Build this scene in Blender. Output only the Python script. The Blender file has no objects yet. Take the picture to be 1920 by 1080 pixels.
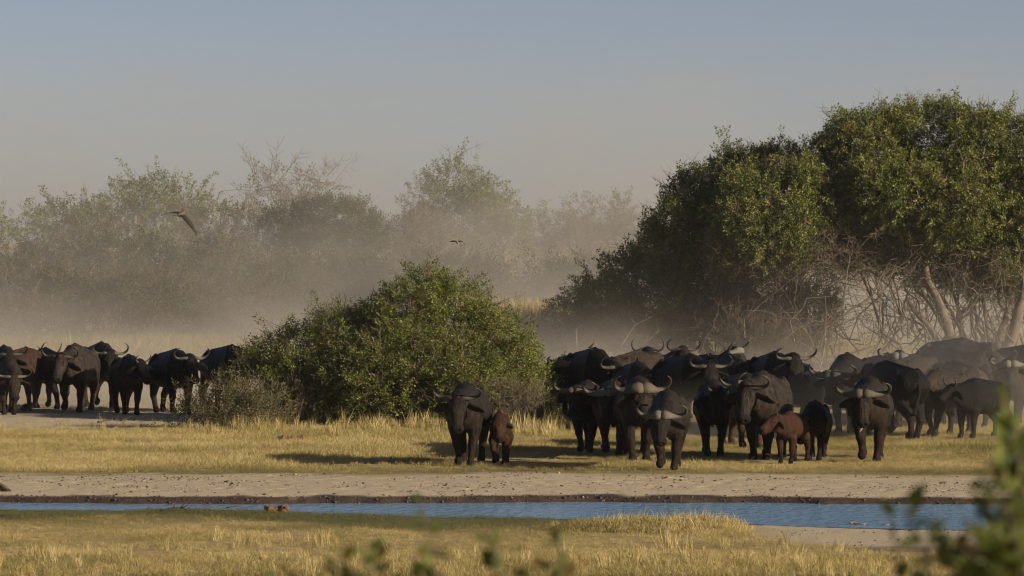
import bpy, math, random
import numpy as np
from mathutils import Vector

random.seed(7)
RNG = np.random.default_rng(11)
SC = bpy.context.scene
COL = SC.collection

# ------------------------------------------------------------------ camera
F = 8267.0            # focal length in pixels of the 1920 px wide photograph
HC = 4.325            # eye height above the plain
HOR = 430.0           # horizon row
SUN_EL, SUN_B = math.radians(18.5), math.radians(28.0)   # low sun from the right, slightly on the camera's side

cam_d = bpy.data.cameras.new('camera')
cam = bpy.data.objects.new('camera', cam_d)
COL.objects.link(cam)
cam.location = (0, 0, HC)
cam.rotation_euler = (math.pi / 2 - math.atan(110.0 / F), 0, 0)
cam_d.sensor_width = 36.0
cam_d.lens = F / 1920 * 36.0
cam_d.clip_start = 0.2
cam_d.clip_end = 6000
cam_d.dof.use_dof = True
cam_d.dof.focus_distance = 84.0
cam_d.dof.aperture_fstop = 6.4
SC.camera = cam

# ------------------------------------------------------------------ world and sun
world = bpy.data.worlds.new('World')
SC.world = world
world.use_nodes = True
wn = world.node_tree.nodes
wl = world.node_tree.links
wn.clear()
sky = wn.new('ShaderNodeTexSky')
sky.sky_type = 'NISHITA'
sky.sun_disc = False
sky.sun_elevation = SUN_EL
sky.sun_rotation = math.radians(90) + SUN_B
sky.altitude = 900
sky.air_density = 0.48
sky.dust_density = 1.2
sky.ozone_density = 0.0
bg = wn.new('ShaderNodeBackground')
bg.inputs['Strength'].default_value = 0.057
wo = wn.new('ShaderNodeOutputWorld')
wb = wn.new('ShaderNodeMix')          # white balance of the whole sky
wb.data_type = 'RGBA'
wb.blend_type = 'MULTIPLY'
wb.inputs[0].default_value = 1.0
wb.inputs[7].default_value = (0.97, 0.84, 0.81, 1)
wl.new(sky.outputs[0], wb.inputs[6])
wl.new(wb.outputs[2], bg.inputs[0])
wl.new(bg.outputs[0], wo.inputs[0])

sun_d = bpy.data.lights.new('sun', 'SUN')
sun = bpy.data.objects.new('sun', sun_d)
COL.objects.link(sun)
sun_d.energy = 4.4
sun_d.angle = math.radians(0.6)
sun_d.color = (1.0, 0.85, 0.64)
sdir = Vector((math.cos(SUN_EL) * math.cos(SUN_B), -math.cos(SUN_EL) * math.sin(SUN_B), math.sin(SUN_EL)))
sun.rotation_euler = sdir.to_track_quat('Z', 'Y').to_euler()
sun.location = (60, -10, 40)

SC.view_settings.view_transform = 'Standard'
SC.view_settings.look = 'None'
SC.view_settings.gamma = 1.0
SC.view_settings.use_curve_mapping = False
SC.view_settings.exposure = 0.66
SC.render.engine = 'CYCLES'
SC.cycles.use_denoising = True
SC.cycles.filter_width = 1.1
SC.cycles.max_bounces = 6
SC.cycles.diffuse_bounces = 3
SC.cycles.glossy_bounces = 2
SC.cycles.transmission_bounces = 3
SC.cycles.transparent_max_bounces = 8
SC.cycles.volume_bounces = 1
SC.cycles.volume_max_steps = 64


# ------------------------------------------------------------------ helpers
def gx(px, d):
    return (px - 960.0) / F * d


def gd(py, z=0.0):
    """distance of the ground point (height z) seen on row py"""
    return (HC - z) * F / (py - HOR)


def gz(py, d):
    return HC + (HOR - py) / F * d


def tag(o, label=None, cat=None, group=None, kind=None):
    if label: o['label'] = label
    if cat: o['category'] = cat
    if group: o['group'] = group
    if kind: o['kind'] = kind
    return o


def link(o, parent=None):
    COL.objects.link(o)
    if parent is not None:
        o.parent = parent
    return o


def np_mesh(name, verts, faces, mat=None, smooth=False, tint=None, fcol=None):
    """mesh from numpy arrays; faces is a list of (n,k) int arrays"""
    if isinstance(faces, np.ndarray):
        faces = [faces]
    me = bpy.data.meshes.new(name)
    verts = np.ascontiguousarray(verts, dtype=np.float32)
    me.vertices.add(len(verts))
    me.vertices.foreach_set('co', verts.ravel())
    faces = [f for f in faces if len(f)]
    li = np.concatenate([f.ravel() for f in faces]).astype(np.int32)
    tot = np.concatenate([np.full(len(f), f.shape[1]) for f in faces]).astype(np.int32)
    st = np.concatenate([[0], np.cumsum(tot)[:-1]]).astype(np.int32)
    me.loops.add(len(li))
    me.loops.foreach_set('vertex_index', li)
    me.polygons.add(len(tot))
    me.polygons.foreach_set('loop_start', st)
    me.polygons.foreach_set('loop_total', tot)
    if smooth:
        me.polygons.foreach_set('use_smooth', np.ones(len(tot), dtype=bool))
    me.update(calc_edges=True)
    if tint is not None:
        a = me.attributes.new('tint', 'FLOAT_COLOR', 'POINT')
        t = np.ones((len(verts), 4), dtype=np.float32)
        t[:, :tint.shape[1]] = tint
        a.data.foreach_set('color', t.ravel())
    if mat:
        me.materials.append(mat)
    return me


def mobj(name, me, parent=None, loc=None):
    o = bpy.data.objects.new(name, me)
    if loc is not None:
        o.location = loc
    return link(o, parent)


def empty(name, loc):
    o = bpy.data.objects.new(name, None)
    o.location = loc
    o.empty_display_size = 0.2
    return link(o)


class MB:
    """collects tubes and quads as numpy arrays"""
    def __init__(self):
        self.v, self.q, self.t, self.n, self.c = [], [], [], 0, []

    def tube(self, pts, radii, sides=5, tint=None, cap=True, flat=None):
        pts = np.asarray(pts, float)
        n = len(pts)
        r = np.broadcast_to(np.asarray(radii, float), (n,)) if np.ndim(radii) < 2 else np.asarray(radii, float)
        tan = np.gradient(pts, axis=0)
        tan /= np.linalg.norm(tan, axis=1)[:, None] + 1e-9
        ref = np.array([0., 0, 1]) if abs(tan[0, 2]) < 0.9 else np.array([1., 0, 0])
        if flat is not None:
            ref = np.asarray(flat, float)
        a1 = np.zeros((n, 3)); a2 = np.zeros((n, 3))
        for i in range(n):
            s = np.cross(tan[i], ref); s /= np.linalg.norm(s) + 1e-9
            u = np.cross(s, tan[i]); a1[i] = s; a2[i] = u
            if flat is None: ref = u
        ang = np.linspace(0, 2 * np.pi, sides, endpoint=False)
        if r.ndim == 1:
            r1 = r2 = r
        else:
            r1, r2 = r[:, 0], r[:, 1]
        ring = (pts[:, None] + a1[:, None] * (np.cos(ang)[None, :, None] * r1[:, None, None])
                + a2[:, None] * (np.sin(ang)[None, :, None] * r2[:, None, None]))
        self.v.append(ring.reshape(-1, 3))
        i = np.arange(n - 1)[:, None] * sides; j = np.arange(sides)[None]; k = (j + 1) % sides
        q = np.stack([i + j, i + k, i + sides + k, i + sides + j], -1).reshape(-1, 4) + self.n
        self.q.append(q)
        cnt = n * sides
        if cap:
            for e, row in ((0, 0), (n - 1, (n - 1) * sides)):
                self.v.append(pts[e][None])
                c = self.n + cnt
                a = np.arange(sides) + row + self.n; b = (np.arange(sides) + 1) % sides + row + self.n
                tri = np.stack([np.full(sides, c), b, a] if e == 0 else [np.full(sides, c), a, b], -1)
                self.t.append(tri); cnt += 1
        self.c.append((cnt, tint, n, sides, cap))
        self.n += cnt

    def add(self, v, q=None, t=None):
        v = np.asarray(v, float)
        self.v.append(v)
        if q is not None: self.q.append(np.asarray(q) + self.n)
        if t is not None: self.t.append(np.asarray(t) + self.n)
        self.c.append((len(v), None, 0, 0, 0))
        self.n += len(v)

    def mesh(self, name, mat, smooth=True, tint=None):
        fs = []
        if self.q: fs.append(np.concatenate(self.q))
        if self.t: fs.append(np.concatenate(self.t))
        return np_mesh(name, np.concatenate(self.v), fs, mat, smooth, tint)


def wiggle(p0, p1, n, amp, sag=0.0, rng=RNG):
    t = np.linspace(0, 1, n)[:, None]
    p0 = np.asarray(p0, float); p1 = np.asarray(p1, float)
    L = np.linalg.norm(p1 - p0)
    off = np.cumsum(rng.normal(0, 1, (n, 3)), 0)
    off = off - off[0] - t * (off[-1] - off[0])
    p = p0 + (p1 - p0) * t + off * amp * L / math.sqrt(n)
    p[:, 2] += sag * L * (4 * t * (1 - t))[:, 0]
    return p


# ------------------------------------------------------------------ materials
def new_mat(name):
    m = bpy.data.materials.new(name)
    m.use_nodes = True
    nt = m.node_tree
    nt.nodes.clear()
    out = nt.nodes.new('ShaderNodeOutputMaterial')
    return m, nt, out


def N(nt, typ, **kw):
    n = nt.nodes.new(typ)
    for k, v in kw.items():
        if k in n.inputs.keys() if hasattr(n.inputs, 'keys') else False:
            n.inputs[k].default_value = v
        else:
            setattr(n, k, v)
    return n


def noise(nt, scale, detail=4, rough=0.55, coord=None, dim='3D'):
    n = nt.nodes.new('ShaderNodeTexNoise')
    n.inputs['Scale'].default_value = scale
    n.inputs['Detail'].default_value = detail
    n.inputs['Roughness'].default_value = rough
    if coord is not None:
        nt.links.new(coord, n.inputs['Vector'])
    return n


def ramp(nt, src, stops):
    r = nt.nodes.new('ShaderNodeValToRGB')
    el = r.color_ramp.elements
    while len(el) < len(stops):
        el.new(0.5)
    for e, (p, c) in zip(el, stops):
        e.position = p
        e.color = (*c, 1) if len(c) == 3 else c
    nt.links.new(src, r.inputs[0])
    return r


def mixc(nt, a, b, fac, mode='MIX'):
    m = nt.nodes.new('ShaderNodeMix')
    m.data_type = 'RGBA'
    m.blend_type = mode
    for idx, v in ((0, fac), (6, a), (7, b)):
        if hasattr(v, 'is_output') or isinstance(v, bpy.types.NodeSocket):
            nt.links.new(v, m.inputs[idx])
        elif idx == 0:
            m.inputs[0].default_value = v
        else:
            m.inputs[idx].default_value = (*v, 1)
    return m.outputs[2]


def math_n(nt, op, a, b=0.0):
    m = nt.nodes.new('ShaderNodeMath')
    m.operation = op
    for i, v in ((0, a), (1, b)):
        if isinstance(v, bpy.types.NodeSocket):
            nt.links.new(v, m.inputs[i])
        else:
            m.inputs[i].default_value = v
    return m.outputs[0]


def attr(nt, name, typ='GEOMETRY'):
    a = nt.nodes.new('ShaderNodeAttribute')
    a.attribute_type = typ
    a.attribute_name = name
    return a


def leaf_mat(name, stops, trans=0.35, vary=0.5, rough=0.45):
    """leaf / blade colours picked by the tint of each instance, a little translucent"""
    m, nt, out = new_mat(name)
    a = attr(nt, 'tint', 'INSTANCER')
    oi = nt.nodes.new('ShaderNodeObjectInfo')
    g = nt.nodes.new('ShaderNodeNewGeometry')
    v = math_n(nt, 'ADD', a.outputs['Fac'], math_n(nt, 'MULTIPLY', math_n(nt, 'SUBTRACT', g.outputs['Random Per Island'], 0.5), vary))
    r = ramp(nt, v, stops)
    d = nt.nodes.new('ShaderNodeBsdfPrincipled')
    d.inputs['Roughness'].default_value = rough
    d.inputs['Specular IOR Level'].default_value = 0.3
    nt.links.new(r.outputs[0], d.inputs['Base Color'])
    t = nt.nodes.new('ShaderNodeBsdfTranslucent')
    nt.links.new(mixc(nt, r.outputs[0], (1.0, 1.0, 0.45), 1.0, 'MULTIPLY'), t.inputs['Color'])
    mx = nt.nodes.new('ShaderNodeMixShader')
    mx.inputs[0].default_value = trans
    nt.links.new(d.outputs[0], mx.inputs[1])
    nt.links.new(t.outputs[0], mx.inputs[2])
    nt.links.new(mx.outputs[0], out.inputs['Surface'])
    return m


def simple_mat(name, c0, c1, scale=8.0, rough=0.8, bump=0.3, bscale=None, spec=0.25, use_tint=False):
    m, nt, out = new_mat(name)
    tc = nt.nodes.new('ShaderNodeTexCoord')
    n = noise(nt, scale, 5, 0.6, tc.outputs['Object'])
    r = ramp(nt, n.outputs['Fac'], [(0.3, c0), (0.7, c1)])
    d = nt.nodes.new('ShaderNodeBsdfPrincipled')
    d.inputs['Roughness'].default_value = rough
    d.inputs['Specular IOR Level'].default_value = spec
    col = r.outputs[0]
    if use_tint:
        col = mixc(nt, col, attr(nt, 'tint').outputs['Color'], 1.0, 'MULTIPLY')
    nt.links.new(col, d.inputs['Base Color'])
    if bump:
        nb = noise(nt, bscale or scale * 3, 6, 0.65, tc.outputs['Object'])
        b = nt.nodes.new('ShaderNodeBump')
        b.inputs['Strength'].default_value = bump
        b.inputs['Distance'].default_value = 0.02
        nt.links.new(nb.outputs['Fac'], b.inputs['Height'])
        nt.links.new(b.outputs[0], d.inputs['Normal'])
    nt.links.new(d.outputs[0], out.inputs['Surface'])
    return m


# ------------------------------------------------------------------ instancing of stuff (leaves, grass)
def proto_collection(name, meshes):
    c = bpy.data.collections.new(name)
    for i, me in enumerate(meshes):
        c.objects.link(bpy.data.objects.new('%s_%02d' % (name, i), me))
    return c


_ng = {}


def inst_group(coll):
    if coll.name in _ng:
        return _ng[coll.name]
    g = bpy.data.node_groups.new('spread_' + coll.name, 'GeometryNodeTree')
    g.interface.new_socket('Geometry', in_out='INPUT', socket_type='NodeSocketGeometry')
    g.interface.new_socket('Geometry', in_out='OUTPUT', socket_type='NodeSocketGeometry')
    gi = g.nodes.new('NodeGroupInput'); go = g.nodes.new('NodeGroupOutput')
    ci = g.nodes.new('GeometryNodeCollectionInfo')
    ci.inputs['Collection'].default_value = coll
    ci.inputs['Separate Children'].default_value = True
    ci.inputs['Reset Children'].default_value = True
    ip = g.nodes.new('GeometryNodeInstanceOnPoints')
    ip.inputs['Pick Instance'].default_value = True

    def na(n, t):
        a = g.nodes.new('GeometryNodeInputNamedAttribute')
        a.data_type = t
        a.inputs['Name'].default_value = n
        return a.outputs['Attribute']
    g.links.new(gi.outputs[0], ip.inputs['Points'])
    g.links.new(ci.outputs[0], ip.inputs['Instance'])
    g.links.new(na('pick', 'INT'), ip.inputs['Instance Index'])
    g.links.new(na('rot', 'FLOAT_VECTOR'), ip.inputs['Rotation'])
    g.links.new(na('scl', 'FLOAT_VECTOR'), ip.inputs['Scale'])
    g.links.new(ip.outputs[0], go.inputs[0])
    _ng[coll.name] = g
    return g


def spread(name, coll, pts, dirs=None, rot=None, scl=1.0, tint=None, parent=None, loc=(0, 0, 0), rng=RNG):
    n = len(pts)
    me = bpy.data.meshes.new(name)
    me.vertices.add(n)
    loc = np.asarray(loc, float)
    me.vertices.foreach_set('co', np.ascontiguousarray(np.asarray(pts, float) - loc, dtype=np.float32).ravel())
    if rot is None:
        d = np.asarray(dirs, float)
        d = d / (np.linalg.norm(d, axis=1)[:, None] + 1e-9)
        rot = np.stack([np.zeros(n), np.arccos(np.clip(d[:, 2], -1, 1)), np.arctan2(d[:, 1], d[:, 0])], -1)
    s = np.asarray(scl, float)
    if s.ndim == 0: s = np.full(n, float(s))
    if s.ndim == 1: s = np.repeat(s[:, None], 3, 1)
    a = me.attributes.new('rot', 'FLOAT_VECTOR', 'POINT'); a.data.foreach_set('vector', rot.astype(np.float32).ravel())
    a = me.attributes.new('scl', 'FLOAT_VECTOR', 'POINT'); a.data.foreach_set('vector', s.astype(np.float32).ravel())
    a = me.attributes.new('pick', 'INT', 'POINT'); a.data.foreach_set('value', rng.integers(0, len(coll.objects), n).astype(np.int32))
    a = me.attributes.new('tint', 'FLOAT', 'POINT'); a.data.foreach_set('value', (np.full(n, 0.5) if tint is None else np.asarray(tint)).astype(np.float32))
    o = bpy.data.objects.new(name, me)
    if parent is None:
        o.location = loc
    link(o, parent)
    md = o.modifiers.new('spread', 'NODES')
    md.node_group = inst_group(coll)
    o['kind'] = 'stuff'
    return o
# ------------------------------------------------------------------ fields on the ground
def fbm(x, y, scale, seed, octaves=4, gain=0.5):
    """cheap smooth value noise in numpy, about -1..1"""
    rng = np.random.default_rng(seed)
    tot = np.zeros_like(x, dtype=float); amp = 1.0; norm = 0
    for o in range(octaves):
        tab = rng.random((64, 64)) * 2 - 1
        u = x / scale; v = y / scale
        iu = np.floor(u).astype(int); iv = np.floor(v).astype(int)
        fu = u - iu; fv = v - iv
        fu = fu * fu * (3 - 2 * fu); fv = fv * fv * (3 - 2 * fv)
        a = tab[iu % 64, iv % 64]; b = tab[(iu + 1) % 64, iv % 64]
        c = tab[iu % 64, (iv + 1) % 64]; d = tab[(iu + 1) % 64, (iv + 1) % 64]
        tot += amp * ((a * (1 - fu) + b * fu) * (1 - fv) + (c * (1 - fu) + d * fu) * fv)
        norm += amp; amp *= gain; scale *= 0.5
    return tot / norm


def sstep(a, b, x):
    t = np.clip((x - a) / (b - a), 0, 1)
    return t * t * (3 - 2 * t)


WATER_Z = -0.06


def far_edge(x):
    return 70.55 + 0.18 * np.sin(x * 0.55 + 1.0) + 0.22 * fbm(x, x * 0, 1.3, 3) + 0.10 * fbm(x, x * 0 + 3, 0.35, 4)


def near_edge(x):
    base = np.interp(x, [-40, -8.4, -4.0, 0.3, 2.8, 5.4, 8.0, 14, 40], [70.3, 69.75, 69.3, 67.9, 67.0, 66.0, 65.2, 64.0, 60])
    return base + 0.16 * fbm(x, x * 0, 1.6, 5) + 0.22 * np.sin(x * 0.9)


def pond(x, y):
    """small second pool on the near right bank: 1 inside"""
    return 1 - np.sqrt(((x - 6.9) / 1.75) ** 2 + ((y - 59.7) / 0.55) ** 2) + 0.12 * fbm(x, y, 0.8, 9)


def ground_z(x, y, fine=True):
    x = np.asarray(x, float); y = np.asarray(y, float)
    z = 0.05 * fbm(x, y, 9.0, 21, 3) * sstep(58, 66, y) * (1 - sstep(90, 140, y) * 0.0)
    fe, ne = far_edge(x), near_edge(x)
    inside = sstep(ne - 2.6, ne + 0.25, y) * (1 - sstep(fe - 0.10, fe + 0.22, y))
    z = z * (1 - sstep(0, 1, inside)) - 0.13 * inside
    z += 0.045 * sstep(fe - 0.05, fe + 0.9, y) * (1 - sstep(fe + 3, fe + 8, y))
    p = pond(x, y)
    z = z - 0.12 * sstep(-0.35, 0.4, p)
    if fine:
        sandy = sand_mask(x, y)
        z += sandy * 0.011 * fbm(x, y, 0.24, 31, 3)
        pits = np.clip(fbm(x, y * 1.3, 0.17, 35, 2) - 0.34, 0, 1)
        z -= sandy * 0.10 * pits * sstep(71.2, 72, y)
    # the raised bank the photographer stands on
    z += 2.7 * (1 - np.clip((y - 15) / 30, 0, 1)) * 1.0
    return z


def sand_mask(x, y):
    j = 0.5 * fbm(x, y, 2.2, 41)
    far = sstep(70.4, 70.7, y) * (1 - sstep(76.6, 78.6, y + j * 2.6 + 0.9 * fbm(x, y, 0.6, 43)))
    ne = near_edge(x)
    right = sstep(2.5, 3.9, x + 1.2 * j + 0.25 * (y - 64)) * sstep(59.2, 60.6, y + j) * (1 - sstep(ne - 0.1, ne + 0.1, y))
    left = (1 - sstep(-4.6, -3.2, x + j)) * sstep(95.0, 97.2, y + 1.2 * j) * (1 - sstep(125, 150, y + 6 * j))
    return np.clip(far + right + left, 0, 1)


def mud_mask(x, y):
    fe = far_edge(x); ne = near_edge(x)
    m = sstep(fe - 0.6, fe - 0.2, y) * (1 - sstep(fe + 0.25, fe + 0.55, y + 0.25 * fbm(x, y, 0.5, 51)))
    m2 = sstep(-0.5, -0.2, pond(x, y)) * 0.7
    m3 = sstep(ne - 0.45, ne - 0.1, y) * (1 - sstep(fe, fe + 0.1, y)) * 0.8
    return np.clip(np.maximum(np.maximum(m, m2), m3), 0, 1)


def green_mask(x, y):
    """short green growth close to the water"""
    ne = near_edge(x)
    g = 1.15 * sstep(ne - 6.5, ne - 2.2, y + 1.2 * fbm(x, y, 1.8, 63)) * (1 - sstep(ne - 0.35, ne - 0.1, y)) * (1 - sstep(0.2, 1.6, x))
    g2 = sstep(77.0, 77.8, y) * (1 - sstep(78.5, 80.5, y)) * 0.65
    g3 = sstep(80.0, 85.0, y) * (1 - sstep(90, 95.0, y)) * sstep(0.0, 4.0, x) * 0.35
    return np.clip(g + g2 + g3 + 0.25 * fbm(x, y, 2.0, 61), 0, 1)


def axis(parts):
    out = []
    for a, b, h in parts:
        out.append(np.arange(a, b, h))
    return np.concatenate(out + [[parts[-1][1]]])


def grid_sheet(name, xs, ys, mat, zf, tintf=None):
    X, Y = np.meshgrid(xs, ys)
    Z = zf(X, Y)
    v = np.stack([X, Y, Z], -1).reshape(-1, 3)
    nx, ny = len(xs), len(ys)
    i = (np.arange(ny - 1)[:, None] * nx + np.arange(nx - 1)[None]).ravel()
    q = np.stack([i, i + 1, i + nx + 1, i + nx], -1)
    return np_mesh(name, v, q, mat, True, None if tintf is None else tintf(X, Y).reshape(-1, 4))


def ground_material():
    m, nt, out = new_mat('soil')
    tc = nt.nodes.new('ShaderNodeTexCoord')
    a = attr(nt, 'tint')
    sp = nt.nodes.new('ShaderNodeSeparateColor')
    nt.links.new(a.outputs['Color'], sp.inputs[0])
    n1 = noise(nt, 2.2, 6, 0.65, tc.outputs['Object'])
    n2 = noise(nt, 11.0, 5, 0.7, tc.outputs['Object'])
    soil = ramp(nt, n1.outputs['Fac'], [(0.3, (0.27, 0.20, 0.09)), (0.7, (0.42, 0.32, 0.15))])
    n4 = noise(nt, 34.0, 4, 0.7, tc.outputs['Object'])
    sand = ramp(nt, n4.outputs['Fac'], [(0.28, (0.30, 0.245, 0.165)), (0.5, (0.46, 0.385, 0.27)), (0.75, (0.54, 0.455, 0.325))])
    mud = ramp(nt, n2.outputs['Fac'], [(0.3, (0.035, 0.024, 0.019)), (0.75, (0.085, 0.06, 0.047))])
    green = ramp(nt, n2.outputs['Fac'], [(0.3, (0.075, 0.08, 0.032)), (0.7, (0.16, 0.15, 0.065))])
    c = mixc(nt, soil.outputs[0], green.outputs[0], sp.outputs[2])
    c = mixc(nt, c, sand.outputs[0], sp.outputs[0])
    c = mixc(nt, c, mud.outputs[0], sp.outputs[1])
    d = nt.nodes.new('ShaderNodeBsdfPrincipled')
    nt.links.new(c, d.inputs['Base Color'])
    rr = nt.nodes.new('ShaderNodeMapRange')
    nt.links.new(sp.outputs[1], rr.inputs[0])
    rr.inputs[3].default_value = 0.95; rr.inputs[4].default_value = 0.5
    nt.links.new(rr.outputs[0], d.inputs['Roughness'])
    d.inputs['Specular IOR Level'].default_value = 0.2
    nb = noise(nt, 24.0, 5, 0.7, tc.outputs['Object'])
    b = nt.nodes.new('ShaderNodeBump')
    b.inputs['Strength'].default_value = 0.7
    b.inputs['Distance'].default_value = 0.02
    nt.links.new(nb.outputs['Fac'], b.inputs['Height'])
    nt.links.new(b.outputs[0], d.inputs['Normal'])
    nt.links.new(d.outputs[0], out.inputs['Surface'])
    return m


xs = axis([(-1500, -400, 220), (-400, -60, 20), (-60, -16, 2), (-16, -10, 0.25), (-10, 10, 0.075), (10, 16, 0.25), (16, 60, 2), (60, 400, 20), (400, 1500, 220)])
ys = axis([(-200, 0, 25), (0, 54, 3), (54, 64, 0.22), (64, 79, 0.07), (79, 110, 0.5), (110, 200, 5), (200, 600, 40), (600, 1500, 180)])


def ground_tint(X, Y):
    return np.stack([sand_mask(X, Y), mud_mask(X, Y), green_mask(X, Y), np.ones_like(X)], -1)


ground = mobj('ground', grid_sheet('ground', xs, ys, ground_material(), ground_z, ground_tint))
tag(ground, 'dry savanna plain of sand and straw coloured soil', kind='structure')


def water_material():
    m, nt, out = new_mat('stream_water')
    tc = nt.nodes.new('ShaderNodeTexCoord')
    mp = nt.nodes.new('ShaderNodeMapping')
    mp.inputs['Scale'].default_value = (1.0, 0.55, 1.0)
    nt.links.new(tc.outputs['Object'], mp.inputs[0])
    n = noise(nt, 5.5, 4, 0.6, mp.outputs[0])
    d = nt.nodes.new('ShaderNodeBsdfPrincipled')
    d.inputs['Base Color'].default_value = (0.16, 0.30, 0.46, 1)  # blue of the reflected sky put into the base colour
    d.inputs['Roughness'].default_value = 0.15
    d.inputs['IOR'].default_value = 1.333
    b = nt.nodes.new('ShaderNodeBump')
    b.inputs['Strength'].default_value = 1.0
    b.inputs['Distance'].default_value = 0.05
    nt.links.new(n.outputs['Fac'], b.inputs['Height'])
    nt.links.new(b.outputs[0], d.inputs['Normal'])
    nt.links.new(d.outputs[0], out.inputs['Surface'])
    return m


WM = water_material()
wx = np.arange(-40, 40.01, 0.25)
wv = np.concatenate([np.stack([wx, near_edge(wx) - 1.2, np.full_like(wx, WATER_Z)], -1), np.stack([wx, far_edge(wx) + 0.5, np.full_like(wx, WATER_Z)], -1)])
k = len(wx); ii = np.arange(k - 1)
water = mobj('water', np_mesh('water', wv, np.stack([ii, ii + 1, ii + k + 1, ii + k], -1), WM, True))
tag(water, 'narrow blue stream rippled by the wind between its banks', kind='structure')
an = np.linspace(0, 2 * np.pi, 49)[:-1]
pv = np.stack([6.9 + 2.5 * np.cos(an), 59.7 + 0.9 * np.sin(an), np.full_like(an, -0.075)], -1)
pool = mobj('pool', np_mesh('pool', pv, [np.arange(48)[None]], WM, True))
tag(pool, 'small blue puddle on the near sandy bank', kind='structure')
# ------------------------------------------------------------------ leaf sprigs, grass tufts (shapes that get spread)
def sprig_mesh(name, mat, rng, n=14, leaf=0.16, wid=0.075, spread_=0.22, tip=True):
    """a twig of unit length with folded leaves"""
    v, t = [], []
    def leafq(b, d, L, W):
        d = d / np.linalg.norm(d)
        s = np.cross(d, rng.normal(0, 0.55, 3) + np.array([0, 0, 1.0])); s /= np.linalg.norm(s)
        up = np.cross(s, d)
        k = len(v)
        v.extend([b, b + d * L * 0.5 + s * W * 0.5 + up * W * 0.15, b + d * L, b + d * L * 0.5 - s * W * 0.5 + up * W * 0.15])
        t.extend([(k, k + 1, k + 2), (k, k + 2, k + 3)])
    bend = rng.normal(0, 0.12, 2)
    def axisp(z):
        return np.array([bend[0] * z * z, bend[1] * z * z, z])
    for i in range(n):
        z = rng.uniform(0.08, 1.0)
        a = rng.uniform(0, 2 * np.pi)
        el = rng.uniform(0.1, 1.1)
        d = np.array([math.cos(a) * math.cos(el), math.sin(a) * math.cos(el), math.sin(el)])
        b = axisp(z) + d * rng.uniform(0, spread_)
        leafq(b, d + rng.normal(0, 0.35, 3), leaf * rng.uniform(0.7, 1.3), wid * rng.uniform(0.7, 1.3))
    # the twig itself
    for z0, z1 in ((0, 0.5), (0.5, 1.0)):
        k = len(v); w = 0.012 * (1.2 - z0)
        p0, p1 = axisp(z0), axisp(z1)
        v.extend([p0 + (w, 0, 0), p0 - (w, 0, 0), p1 - (w * .6, 0, 0), p1 + (w * .6, 0, 0)])
        t.extend([(k, k + 1, k + 2), (k, k + 2, k + 3)])
    return np_mesh(name, np.array(v), np.array(t), mat)


def twig_mesh(name, mat, rng, n=7):
    """a bare forked twig of unit length"""
    mb = MB()
    mb.tube(wiggle((0, 0, 0), (rng.normal(0, .1), rng.normal(0, .1), 1), 5, 0.12, rng=rng), np.linspace(0.014, 0.005, 5), 3, cap=False)
    for i in range(n):
        z = rng.uniform(0.15, 0.85); a = rng.uniform(0, 6.28); L = rng.uniform(0.2, 0.5)
        e = (math.cos(a) * L * .8, math.sin(a) * L * .8, z + L * rng.uniform(-0.1, .8))
        mb.tube(wiggle((0, 0, z), e, 4, 0.15, rng=rng), np.linspace(0.009, 0.004, 4), 3, cap=False)
    return mb.mesh(name, mat, False)


def tuft_mesh(name, mat, rng, n=26, rad=0.12, lean=0.35, width=0.011, hmin=0.45):
    """grass blades, unit height; radius and blade width are for a tuft of height 1"""
    v, f = [], []
    for i in range(n):
        a = rng.uniform(0, 6.28); r = rad * math.sqrt(rng.random())
        b = np.array([math.cos(a) * r, math.sin(a) * r, -0.03])
        h = rng.uniform(hmin, 1.0)
        la = rng.uniform(0, 6.28); ll = lean * rng.random() * h
        tip = b + (math.cos(la) * ll, math.sin(la) * ll, h)
        mid = b * 0.45 + tip * 0.55 + np.array([-math.cos(la) * ll, -math.sin(la) * ll, 0]) * 0.18
        w = width * rng.uniform(0.6, 1.3); ta = rng.uniform(0, 6.28)
        s = np.array([math.cos(ta), math.sin(ta), 0]) * w
        k = len(v)
        v.extend([b - s, b + s, mid + s * .8, mid - s * .8, tip])
        f.extend([(k, k + 1, k + 2), (k, k + 2, k + 3), (k + 3, k + 2, k + 4)])
    return np_mesh(name, np.array(v), np.array(f), mat)


r1 = np.random.default_rng(5)
LEAF_G = leaf_mat('green_leaf', [(0.0, (0.055, 0.075, 0.016)), (0.35, (0.135, 0.160, 0.034)), (0.65, (0.200, 0.216, 0.054)), (1.0, (0.21, 0.19, 0.065))])
LEAF_T = leaf_mat('tree_leaf', [(0.0, (0.055, 0.076, 0.018)), (0.35, (0.138, 0.164, 0.042)), (0.7, (0.205, 0.222, 0.062)), (1.0, (0.21, 0.19, 0.065))])
LEAF_D = leaf_mat('dry_leaf', [(0.0, (0.052, 0.062, 0.026)), (0.4, (0.088, 0.102, 0.042)), (0.75, (0.128, 0.112, 0.055)), (1.0, (0.165, 0.12, 0.075))])
TWIG = leaf_mat('dry_twig', [(0.0, (0.075, 0.06, 0.042)), (0.5, (0.14, 0.112, 0.075)), (1.0, (0.23, 0.185, 0.12))], trans=0.0, rough=0.85)
BARK = simple_mat('bark', (0.085, 0.066, 0.05), (0.20, 0.165, 0.125), 7.0, 0.9, 0.6)
GRASS = leaf_mat('straw_blade', [(0.0, (0.095, 0.10, 0.035)), (0.3, (0.22, 0.185, 0.065)), (0.6, (0.46, 0.37, 0.165)), (1.0, (0.60, 0.50, 0.28))], trans=0.3, vary=0.28, rough=0.6)

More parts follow.
